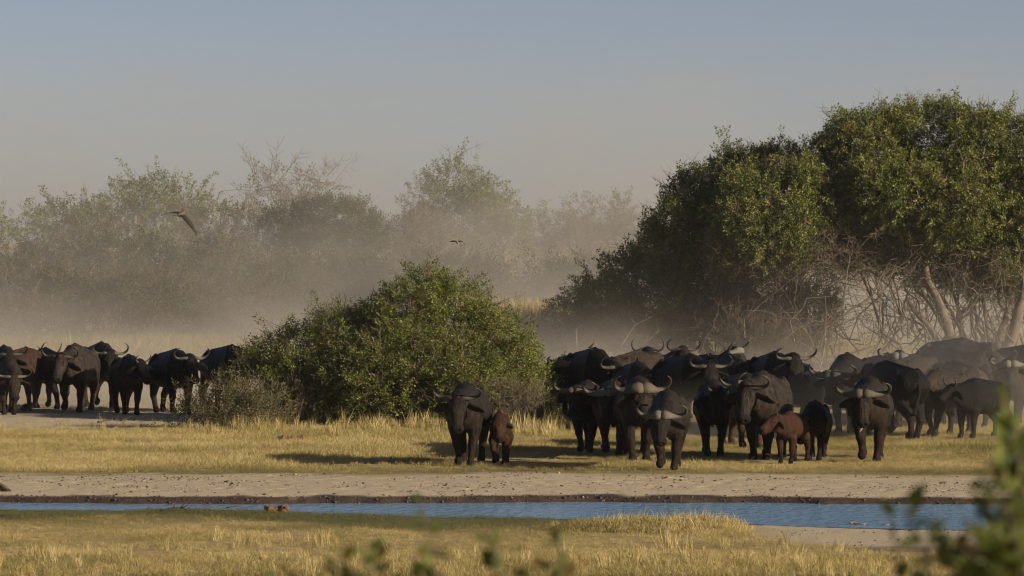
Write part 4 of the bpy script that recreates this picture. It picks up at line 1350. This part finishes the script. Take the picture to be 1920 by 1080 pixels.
animal(1896, 800, -8, 'bull with a broad pale boss at the right edge of the herd', horn='bull', size=1.52, stride='c', head=(6, -60), neck_up=0.06, hide=(0.032, 0.028, 0.023), hornc=(0.42, 0.35, 0.25), dust=0.45, res=0.034)
animal(1915, 776, 30, 'dark back of a buffalo cut by the right edge of the picture', horn=None, size=1.62, stride='c', head=(0, -60), hide=(0.02, 0.018, 0.016), dust=0.2, res=0.036)
# the smaller group on the left
animal(4, 771, 14, 'dark buffalo cut by the left edge of the picture', horn='cow', size=1.58, stride='c', head=(0, -60), dust=0.3, res=0.034)
animal(36, 766, 150, 'red brown buffalo showing its flank and two upright horns at far left', horn='cow', size=1.48, stride='c', head=(-18, -35), hide=(0.062, 0.032, 0.022), dust=0.4, hornc=(0.32, 0.27, 0.2), res=0.034)
animal(14, 776, 10, 'bull with lowered head and pale spread horns at the far left front', horn='cow', size=1.34, stride='c', head=(5, -66), poll=(0.08, -1.2, 0.96), hide=(0.03, 0.022, 0.017), hornc=(0.40, 0.33, 0.23), hscale=1.1, res=0.03)
animal(92, 764, -155, 'grey buffalo turned away behind the tall dusty cow of the left group', horn='young', size=1.46, stride='a', head=(0, -50), hide=(0.026, 0.023, 0.02), dust=0.3, res=0.034)
animal(146, 772, -7, 'tall dusty cow lifting her muzzle in the middle of the left group', horn='cow', size=1.62, stride='b', head=(-8, -48), poll=(-0.10, -1.18, 1.16), hide=(0.032, 0.025, 0.019), dust=0.6, hornc=(0.22, 0.18, 0.13), hscale=1.06, leg=(0.06, 0.038, 0.024), res=0.028)
animal(185, 764, 18, 'dark humped buffalo behind the tall dusty cow of the left group', horn='cow', size=1.60, stride='d', head=(-10, -50), poll=(0.0, -1.2, 1.2), dust=0.15, hornc=(0.40, 0.34, 0.25), res=0.032)
animal(238, 776, 14, 'small black buffalo with its muzzle to the right in the left group', horn='young', size=1.40, stride='a', head=(26, -45), poll=(0.14, -1.14, 1.24), hide=(0.013, 0.012, 0.011), dust=0.08, leg=(0.07, 0.042, 0.026), hornc=(0.42, 0.35, 0.25), hscale=1.06, res=0.028)
animal(322, 776, 24, 'broad black cow with wide curved horns left of the low shrub', horn='cow', size=1.52, stride='a', head=(2, -52), poll=(0.0, -1.22, 1.24), hide=(0.014, 0.013, 0.012), dust=0.15, hornc=(0.40, 0.34, 0.26), hscale=1.08, res=0.028)
animal(425, 772, 28, 'black buffalo half hidden behind the left side of the bush', horn='cow', size=1.58, stride='c', head=(0, -60), hide=(0.016, 0.014, 0.013), dust=0.12, res=0.034)
# ------------------------------------------------------------------ birds
FEATHER_B = simple_mat('brown_feather', (0.055, 0.042, 0.032), (0.12, 0.092, 0.066), 30.0, 0.8, 0.2)
FEATHER_D = simple_mat('dark_feather', (0.022, 0.018, 0.015), (0.05, 0.04, 0.032), 30.0, 0.8, 0.2)
FEATHER_P = simple_mat('buff_feather', (0.26, 0.19, 0.115), (0.40, 0.31, 0.20), 30.0, 0.8, 0.2)
FEATHER_G = simple_mat('grey_feather', (0.10, 0.095, 0.095), (0.22, 0.19, 0.175), 30.0, 0.8, 0.2)
BEAK = simple_mat('beak', (0.28, 0.05, 0.02), (0.34, 0.10, 0.03), 20, 0.5, 0)
LEGM = simple_mat('bird_leg', (0.10, 0.06, 0.05), (0.16, 0.09, 0.07), 20, 0.7, 0)


def bird_body(L, tilt, plump=1.0, tail=0.45):
    """one skin from bill root over head, breast and tail; bird faces +X"""
    st = [(0.50, 0.10, 0.03), (0.46, 0.105, 0.075), (0.40, 0.10, 0.105), (0.33, 0.075, 0.10), (0.24, 0.03, 0.125 * plump), (0.10, 0.0, 0.16 * plump), (-0.05, -0.01, 0.15 * plump), (-0.20, 0.0, 0.10 * plump), (-0.30, 0.01, 0.055), (-0.45, 0.015, 0.05), (-0.30 - tail, 0.02, 0.045)]
    p = np.array([[a * L, 0, b * L] for a, b, r in st])
    c, s = math.cos(tilt), math.sin(tilt)
    p = np.stack([p[:, 0] * c - p[:, 2] * s, p[:, 1], p[:, 0] * s + p[:, 2] * c], -1)
    r = np.array([[q[2] * L, q[2] * L * (1.0 if i < 8 else 0.35)] for i, q in enumerate(st)])
    mb = MB()
    mb.tube(p, r, 9, flat=(0, 0, 1))
    return mb, p


def perched_bird(px, py, d, L, yaw, label, mat, tilt=0.5, plump=1.0, cat='bird', group=None, legs=0.06, tail=0.45):
    root = empty('bird', (gx(px, d), d, gz(py, d)))
    root.rotation_euler = (0, 0, math.radians(yaw))
    tag(root, label, cat, group)
    mb, p = bird_body(L, tilt, plump, tail)
    b = mobj('body', mb.mesh('body', mat), root)
    b.location = (0, 0, legs + 0.14 * L)
    m2 = MB(); m2.tube([p[0] - (0.02 * L, 0, 0), p[0] + (0.10 * L, 0, -0.015 * L)], [0.032 * L, 0.004], 6)
    k = mobj('beak', m2.mesh('beak', BEAK), root); k.location = b.location
    for sg in (1, -1):
        m3 = MB(); m3.tube([(0, sg * 0.05 * L, legs + 0.06 * L), (0.01, sg * 0.05 * L, 0.0), (0.03 * L + 0.01, sg * 0.05 * L, 0.0)], [0.012 * L + .002, 0.010 * L + .002, 0.006 * L], 5)
        mobj('leg', m3.mesh('leg', LEGM), root)
        # folded wing lying along the flank
        m4 = MB(); c, s = math.cos(tilt), math.sin(tilt)
        wp = np.array([(0.2, sg * 0.12 * plump, 0.03), (0.05, sg * 0.155 * plump, 0.03), (-0.2, sg * 0.12 * plump, 0.03), (-0.42, sg * 0.06, 0.03)]) * L
        wp = np.stack([wp[:, 0] * c - wp[:, 2] * s, wp[:, 1], wp[:, 0] * s + wp[:, 2] * c], -1)
        m4.tube(wp, np.array([[0.02, 0.06], [0.028, 0.085], [0.022, 0.06], [0.008, 0.012]]) * L, 7, flat=(0, 0, 1))
        w = mobj('wing', m4.mesh('wing', FEATHER_D if mat is not FEATHER_D else FEATHER_B), root); w.location = b.location
    return root


def wing_mesh(name, span, chord, sweep, drop, mat, sg):
    """a real aerofoil: thick root, pointed tip"""
    n = 7
    t = np.linspace(0, 1, n)
    ch = chord * np.array([0.8, 1.0, 1.0, 0.92, 0.75, 0.45, 0.06])
    v = []
    for i in range(n):
        x0 = -sweep * t[i] ** 1.5; y0 = sg * span * t[i]; z0 = drop * t[i] + 0.10 * span * math.sin(math.pi * t[i])
        th = 0.05 * chord * (1.1 - t[i])
        v += [(x0 + 0.45 * ch[i], y0, z0), (x0 + 0.1 * ch[i], y0, z0 + th), (x0 - 0.55 * ch[i], y0, z0), (x0 + 0.1 * ch[i], y0, z0 - th)]
    q = []
    for i in range(n - 1):
        for j in range(4):
            q.append((i * 4 + j, i * 4 + (j + 1) % 4, i * 4 + 4 + (j + 1) % 4, i * 4 + 4 + j))
    return np_mesh(name, np.array(v), [np.array(q), np.array([(0, 1, 2, 3), (n * 4 - 4, n * 4 - 3, n * 4 - 2, n * 4 - 1)])], mat, True)


def flying_bird(px, py, d, L, rot, label, mb_mat, w_mat, span, chord, drops, sweep, tip=None):
    root = empty('flying_bird', (gx(px, d), d, gz(py, d)))
    root.rotation_euler = rot
    tag(root, label, 'bird')
    mb, p = bird_body(L, 0.0, 0.85, 0.35)
    mobj('body', mb.mesh('body', mb_mat), root)
    m2 = MB(); m2.tube([p[0], p[0] + (0.09 * L, 0, -0.01 * L)], [0.03 * L, 0.004], 6)
    mobj('beak', m2.mesh('beak', BEAK), root)
    for sg, dr in zip((1, -1), drops):
        w = mobj('wing', wing_mesh('wing', span, chord, sweep, dr, w_mat, sg), root)
        w.location = (0.06 * L, 0, 0.06 * L)
    return root


R = math.radians
flying_bird(338, 402, 40, 0.17, (R(0), R(-8), R(62)), 'dark long winged bird gliding in front of the left trees', FEATHER_B, FEATHER_D, 0.19, 0.085, (-0.02, -0.20), 0.05)
flying_bird(857, 454, 90, 0.18, (R(0), R(30), R(-75)), 'small pale breasted bird flying above the bush', FEATHER_P, FEATHER_D, 0.15, 0.075, (-0.03, -0.02), 0.05)
flying_bird(1738, 236, 120, 0.22, (R(0), R(10), R(200)), 'grey bird with open wings against the top of the tall crown', FEATHER_G, FEATHER_D, 0.26, 0.11, (0.02, -0.02), 0.06)
flying_bird(1828, 356, 120, 0.24, (R(0), R(5), R(20)), 'brown bird flying level in front of the tall crown', FEATHER_G, FEATHER_B, 0.22, 0.10, (-0.05, -0.06), 0.06)
flying_bird(1727, 620, 120, 0.20, (R(0), R(5), R(190)), 'tiny brown bird flying in front of the bare stems', FEATHER_B, FEATHER_B, 0.20, 0.09, (0.03, 0.03), 0.06)

perched_bird(1109, 657, 94.6, 0.20, 10, 'oxpecker with a long tail perched on the large black broadside back', FEATHER_B, 0.55, tail=0.55)
OX = 'oxpeckers riding on the buffaloes'
for (px, py, d, yaw, lab) in ((1264, 745, 80.9, 200, 'oxpecker on the back of the lead bull with the flat boss'), (1212, 722, 84, 170, 'oxpecker on the shoulder of the heavy bull'), (1637, 716, 82.3, 190, 'oxpecker on the back of the lone bull with the pale lip'), (1433, 707, 83.2, 20, 'oxpecker on the back of the big wide horned cow')):
    perched_bird(px, py, d, 0.15, yaw, lab, FEATHER_B, 0.15, group=OX, legs=0.02, tail=0.5)
perched_bird(6, 929, 71.7, 0.34, 170, 'plump brown ground bird at the left edge of the sandy bank', FEATHER_B, 0.45, 1.15, legs=0.07, tail=0.2)
DV = 'small doves drinking at the near edge of the stream'
for (px, py, yaw, lab) in ((1604, 978, 200, 'plump grey dove at the near waterline, leftmost of the drinkers'), (1616, 978, 30, 'smaller dove close beside the leftmost plump dove'), (1660, 979, 15, 'dove at the waterline between the pair and the shrub leaves'), (1680, 979, 165, 'dove nearest the blurred shrub at the waterline')):
    dd = gd(py, -0.03)
    x_ = gx(px, dd); dd = float(near_edge(np.array([x_]))[0]) - 0.35
    r_ = perched_bird(px, py, dd, 0.19 if px < 1610 else 0.14, yaw, lab, FEATHER_G, 0.0, 1.1, group=DV, legs=0.03, tail=0.25)
    r_.location.z = float(ground_z(np.array([gx(px, dd)]), np.array([dd]))[0])

# ------------------------------------------------------------------ dung, sticks, a stone
DUNG = simple_mat('dry_dung', (0.10, 0.052, 0.022), (0.22, 0.12, 0.05), 18, 0.95, 0.8)
STONE = simple_mat('stone', (0.075, 0.068, 0.06), (0.14, 0.125, 0.11), 9, 0.9, 0.6)
DEAD = simple_mat('dead_wood', (0.045, 0.034, 0.027), (0.11, 0.085, 0.06), 12, 0.9, 0.5)


def lump(name, label, cat, px, py, w, hgt, n, mat, seed, res=0.012):
    rng = np.random.default_rng(seed)
    d = gd(py); x_ = gx(px, d)
    S = Sdf((-w, -w * 0.7, -0.02), (w, w * 0.7, hgt * 1.7), res)
    for i in range(n):
        r = rng.uniform(0.22, 0.42) * hgt
        c = (rng.uniform(-0.62, 0.62) * w, rng.uniform(-0.35, 0.35) * w, rng.uniform(0.1, 0.75) * hgt)
        a = unit(rng, 3); a[1] = np.cross(a[0], a[1]); a[1] /= np.linalg.norm(a[1]); a[2] = np.cross(a[0], a[1])
        S.ell(c, a, r * rng.uniform(0.7, 1.2, 3), 0.012)
    S.f = np.maximum(S.f, (-S.ax[2][None, None, :]).astype(np.float32))
    v, q = S.nets()
    o = mobj(name, np_mesh(name, v, q, mat, True))
    o.location = (x_, d, float(ground_z(np.array([x_]), np.array([d]))[0]) - 0.01)
    return tag(o, label, cat)


lump('dung_pile', 'rusty brown dung pile at the near edge of the stream', 'dung', 517, 957, 0.30, 0.13, 46, DUNG, 1)
lump('dung_pile', 'flat brown dung heap in the golden grass below the bush', 'dung', 545, 826, 0.42, 0.11, 60, DUNG, 2)
lump('mud_clod', 'dark mud clod lying on the near bank at the waterline', 'clod', 690, 960, 0.20, 0.06, 8, simple_mat('clod', (0.05, 0.035, 0.03), (0.09, 0.065, 0.05), 20, 0.9, 0.6), 3)
lump('dark_stone', 'dark rounded stone at the feet of the left group', 'stone', 48, 771, 0.13, 0.19, 9, STONE, 4, 0.015)
for (px, py, pts, r, lab) in ((228, 797, [(-0.55, 0, 0.05), (-0.2, 0, 0.12), (0.1, 0.1, 0.05)], 0.022, 'dead branch lying on the pale ground left of the low shrub'), (330, 963, [(-0.25, 0, 0.03), (0.0, 0.05, 0.06), (0.22, 0, 0.03)], 0.018, 'short dark stick on the green near bank'), (415, 963, [(-0.2, 0, 0.03), (0.05, 0.05, 0.03), (0.25, 0, 0.02)], 0.012, 'pale stick on the green near bank')):
    d = gd(py); x_ = gx(px, d)
    mb = MB()
    mb.tube(wiggle(pts[0], pts[-1], 8, 0.08, 0.05), np.linspace(r, r * 0.5, 8), 6)
    for k_ in range(4):
        s_ = RNG.uniform(-0.35, 0.3)
        mb.tube(wiggle((s_ * abs(pts[0][0]) * 1.6, 0, 0.07), (s_ + RNG.uniform(-0.2, 0.3), RNG.uniform(-.1, .1), RNG.uniform(0.08, 0.4) * (r / 0.022)), 5, 0.1), np.linspace(r * 0.5, r * 0.2, 5), 5)
    o = mobj('dead_branch', mb.mesh('dead_branch', DEAD if 'pale' not in lab.split()[0] else STEM))
    o.location = (x_, d, float(ground_z(np.array([x_]), np.array([d]))[0]))
    tag(o, lab, 'branch')

# ------------------------------------------------------------------ blurred plants close to the photographer
LEAF_N = leaf_mat('near_leaf', [(0.0, (0.022, 0.036, 0.010)), (0.4, (0.05, 0.075, 0.018)), (0.75, (0.10, 0.125, 0.03)), (1.0, (0.17, 0.17, 0.06))], trans=0.4)


def near_leafy(mb, base, tip, rng, r0=0.004, nleaf=14, leaf=0.035, start=0.25):
    p = wiggle(base, tip, 9, 0.05, 0.03, rng)
    return p


def leaf_quads(P, D, L, W, rng):
    """oval leaves of six triangles each"""
    n = len(P)
    D = D / np.linalg.norm(D, axis=1)[:, None]
    s = np.cross(D, rng.normal(size=(n, 3))); s /= np.linalg.norm(s, axis=1)[:, None]
    up = np.cross(s, D)
    prof = [(0, 0), (0.25, 0.42), (0.6, 0.45), (1.0, 0.0), (0.6, -0.45), (0.25, -0.42)]
    V = np.stack([P + D * (L * a)[:, None] + s * (W * b)[:, None] + up * (abs(b) * W * 0.3)[:, None] for a, b in prof], 1)
    Fq = np.array([(0, 1, 5), (1, 2, 4), (1, 4, 5), (2, 3, 4)])
    f = (np.arange(n)[:, None, None] * 6 + Fq[None]).reshape(-1, 3)
    return V.reshape(-1, 3), f


LEAF_NEAR = None


def near_leaf_material():
    m, nt, out = new_mat('near_foliage')
    g = nt.nodes.new('ShaderNodeNewGeometry')
    r = ramp(nt, g.outputs['Random Per Island'], [(0.0, (0.050, 0.07, 0.018)), (0.5, (0.11, 0.14, 0.032)), (0.85, (0.17, 0.19, 0.05)), (1.0, (0.19, 0.11, 0.05))])
    d = nt.nodes.new('ShaderNodeBsdfPrincipled'); d.inputs['Roughness'].default_value = 0.5
    d.inputs['Specular IOR Level'].default_value = 0.3
    nt.links.new(r.outputs[0], d.inputs['Base Color'])
    t = nt.nodes.new('ShaderNodeBsdfTranslucent'); nt.links.new(mixc(nt, r.outputs[0], (1.2, 1.2, 0.5), 1.0, 'MULTIPLY'), t.inputs['Color'])
    mx = nt.nodes.new('ShaderNodeMixShader'); mx.inputs[0].default_value = 0.4
    nt.links.new(d.outputs[0], mx.inputs[1]); nt.links.new(t.outputs[0], mx.inputs[2]); nt.links.new(mx.outputs[0], out.inputs['Surface'])
    return m


NEARM = near_leaf_material()


def near_plant(name, label, cat, d, foot_px, shoots, seed, leaf=0.032, nleaf=16, group=None):
    """shoots: (px tip, py tip, depth offset, leaves)"""
    rng = np.random.default_rng(seed)
    bx = gx(foot_px, d)
    loc = np.array([bx, d, float(ground_z(np.array([bx]), np.array([d]), False)[0])])
    root = empty(name, loc)
    tag(root, label, cat, group)
    mb = MB(); P, D, L = [], [], []
    for (px, py, off, k) in shoots:
        dd = d + off
        tip = np.array([gx(px, dd), dd, gz(py, dd)]) - loc
        b = np.array([rng.normal(0, 0.02), rng.normal(0, 0.02), 0])
        p = wiggle(b, tip, 12, 0.05, 0.02, rng); k = int(k * 2.2)
        mb.tube(p, np.linspace(0.006, 0.0018, 12), 5)
        tt = 1 - rng.random(k) ** 1.5 * 0.62
        i = np.clip((tt * 11).astype(int), 0, 10); w_ = (tt * 11 - i)[:, None]
        q = p[i] * (1 - w_) + p[i + 1] * w_
        e = unit(rng, k); e[:, 2] = e[:, 2] * 0.6 + 0.35
        P.append(q + e * rng.uniform(0, 0.012, (k, 1))); D.append(e); L.append(leaf * 1.3 * rng.uniform(0.6, 1.25, k))
    mobj('stem', mb.mesh('stem', STEM), root)
    P, D, L = np.concatenate(P), np.concatenate(D), np.concatenate(L)
    v, f = leaf_quads(P, D, L, L * 0.55, rng)
    o = mobj('leaves', np_mesh('leaves', v, f, NEARM, False), root)
    o['kind'] = 'stuff'
    return root


near_plant('near_shrub', 'out of focus leafy shrub close to the camera in the lower right corner', 'shrub', 8.4, 1950,
    [(1890, 765, 0.2, 26), (1915, 800, 0.0, 30), (1868, 800, 0.3, 16), (1905, 850, 0.1, 30), (1880, 880, -0.1, 26), (1920, 900, 0.2, 30), (1850, 905, 0.2, 12), (1862, 935, 0.0, 26), (1910, 960, -0.2, 34), (1830, 950, 0.1, 12), (1672, 948, 0.1, 6), (1700, 955, 0.0, 10), (1690, 940, 0.1, 6), (1725, 1000, 0.0, 9), (1745, 980, 0.1, 10), (1790, 1005, 0.0, 16), (1820, 1000, -0.1, 18),
     (1860, 1000, 0.0, 26), (1780, 1035, 0.1, 12), (1810, 1030, 0.2, 16), (1880, 1030, -0.2, 70), (1840, 1055, -0.1, 60), (1915, 1010, 0.1, 80), (1870, 1065, 0.1, 80), (1910, 1060, 0.0, 80), (1900, 985, 0.1, 50), (1868, 860, 0.1, 20), (1898, 790, 0.1, 20), (1815, 1080, 0.2, 26), (1940, 830, 0.1, 24), (1950, 920, 0.0, 24)], 21, 0.036)
near_plant('near_weed', 'blurred leafy weed with three short stems at the bottom edge left of centre', 'weed', 9.5, 672,
    [(648, 1012, 0, 9), (684, 1030, 0.1, 12), (700, 1050, 0, 12), (668, 1070, -0.1, 10), (640, 1055, 0.1, 6)], 22, 0.034)
near_plant('near_weed', 'blurred tall thin weed rising to the water in the bottom centre', 'weed', 9.5, 802,
    [(786, 925, 0, 8), (800, 985, 0.1, 8), (812, 1010, 0, 9), (802, 1055, 0, 14), (815, 1075, -0.1, 10)], 23, 0.034)
near_plant('near_weed', 'blurred dark bent stem right of the tall thin weed at the bottom', 'weed', 9.5, 955,
    [(932, 1010, 0, 8), (940, 1045, 0.1, 8), (955, 1070, 0, 7), (912, 985, 0.1, 3)], 24, 0.032)
near_plant('near_weed', 'blurred sparse weed at the bottom edge right of centre', 'weed', 9.5, 1050,
    [(1050, 1015, 0, 6), (1000, 1040, 0.1, 5), (1060, 1060, 0, 6), (1030, 1020, 0, 4)], 25, 0.032)
near_plant('near_weed', 'blurred leaf tips at the bottom edge left of the three stemmed weed', 'weed', 9.5, 540,
    [(520, 1072, 0, 6), (560, 1068, 0.1, 5)], 26, 0.03)
DUST_LOW, DUST_HIGH = 0.042, 0.036
# ------------------------------------------------------------------ air: even haze over the whole scene, dust kicked up by the herd
def volume_mat(name, color, density, aniso=0.3):
    m, nt, out = new_mat(name)
    v = nt.nodes.new('ShaderNodeVolumePrincipled')
    v.inputs['Color'].default_value = (*color, 1)
    v.inputs['Density'].default_value = density
    v.inputs['Anisotropy'].default_value = aniso
    nt.links.new(v.outputs[0], out.inputs['Volume'])
    return m, nt, v


def box(name, lo, hi, mat):
    v = np.array([[x, y, z] for x in (lo[0], hi[0]) for y in (lo[1], hi[1]) for z in (lo[2], hi[2])], float)
    f = np.array([(0, 1, 3, 2), (4, 6, 7, 5), (0, 4, 5, 1), (2, 3, 7, 6), (0, 2, 6, 4), (1, 5, 7, 3)])
    return mobj(name, np_mesh(name, v, f, mat))


hm, _, _ = volume_mat('haze_air', (0.66, 0.72, 0.84), 0.00012, 0.2)
hz = box('haze', (-1600, -230, -1.2), (1600, 1600, 13.0), hm)
tag(hz, 'thin even haze filling the air over the plain', kind='stuff')

# dust hangs low over the plain behind and between the animals, thicker in drifting patches
dm, nt, dv = volume_mat('dust_air', (0.735, 0.71, 0.67), 0.0, 0.2)
tc = nt.nodes.new('ShaderNodeTexCoord')
sx = nt.nodes.new('ShaderNodeSeparateXYZ')
nt.links.new(tc.outputs['Object'], sx.inputs[0])
mp = nt.nodes.new('ShaderNodeMapping'); mp.inputs['Scale'].default_value = (1.0, 0.45, 1.6)
nt.links.new(tc.outputs['Object'], mp.inputs[0])
nz = noise(nt, 0.16, 3, 0.55, mp.outputs[0])
pw = nt.nodes.new('ShaderNodeMapRange')
pw.inputs[1].default_value = 0.38; pw.inputs[2].default_value = 0.68; pw.inputs[3].default_value = 0.2; pw.inputs[4].default_value = 1.8
nt.links.new(nz.outputs['Fac'], pw.inputs[0])


def falloff(h):
    return math_n(nt, 'POWER', 2.718, math_n(nt, 'MULTIPLY', sx.outputs[2], -1.0 / h))


def rise(a, b, src):
    r = nt.nodes.new('ShaderNodeMapRange'); r.interpolation_type = 'SMOOTHSTEP'
    r.inputs[1].default_value = a; r.inputs[2].default_value = b
    nt.links.new(src, r.inputs[0])
    return r.outputs[0]


low = math_n(nt, 'MULTIPLY', falloff(0.9), math_n(nt, 'MULTIPLY', rise(101, 124, sx.outputs[1]), DUST_LOW))
high = math_n(nt, 'MULTIPLY', falloff(5.0), math_n(nt, 'MULTIPLY', rise(141, 166, sx.outputs[1]), DUST_HIGH))
def puff(x, y, z, rx, ry, rz, amount):
    m = nt.nodes.new('ShaderNodeMapping'); m.vector_type = 'TEXTURE'
    m.inputs['Location'].default_value = (x, y, z); m.inputs['Scale'].default_value = (rx, ry, rz)
    nt.links.new(tc.outputs['Object'], m.inputs[0])
    ln = nt.nodes.new('ShaderNodeVectorMath'); ln.operation = 'LENGTH'
    nt.links.new(m.outputs[0], ln.inputs[0])
    r = nt.nodes.new('ShaderNodeMapRange'); r.interpolation_type = 'SMOOTHSTEP'
    r.inputs[1].default_value = 1.0; r.inputs[2].default_value = 0.0; r.inputs[3].default_value = 0.0; r.inputs[4].default_value = amount
    nt.links.new(ln.outputs['Value'], r.inputs[0])
    return r.outputs[0]


tot = math_n(nt, 'ADD', low, high)
for p_ in ((8.6, 91.5, 0.2, 4.5, 5.5, 2.2, 0.085), (4.2, 92.0, 0.1, 3.0, 5.0, 1.3, 0.06), (10.5, 98.0, 0.4, 4.5, 7.0, 3.0, 0.06), (-10.0, 110.0, 0.2, 6.0, 6.0, 2.2, 0.045), (4.0, 130.0, 0.2, 9.0, 8.0, 2.6, 0.04)):
    tot = math_n(nt, 'ADD', tot, puff(*p_))
den = math_n(nt, 'MULTIPLY', tot, pw.outputs[0])
nt.links.new(den, dv.inputs['Density'])
db = box('dust_cloud', (-60, 80, -0.6), (60, 215, 11.5), dm)
tag(db, 'drifting dust kicked up behind and between the herd', kind='stuff')
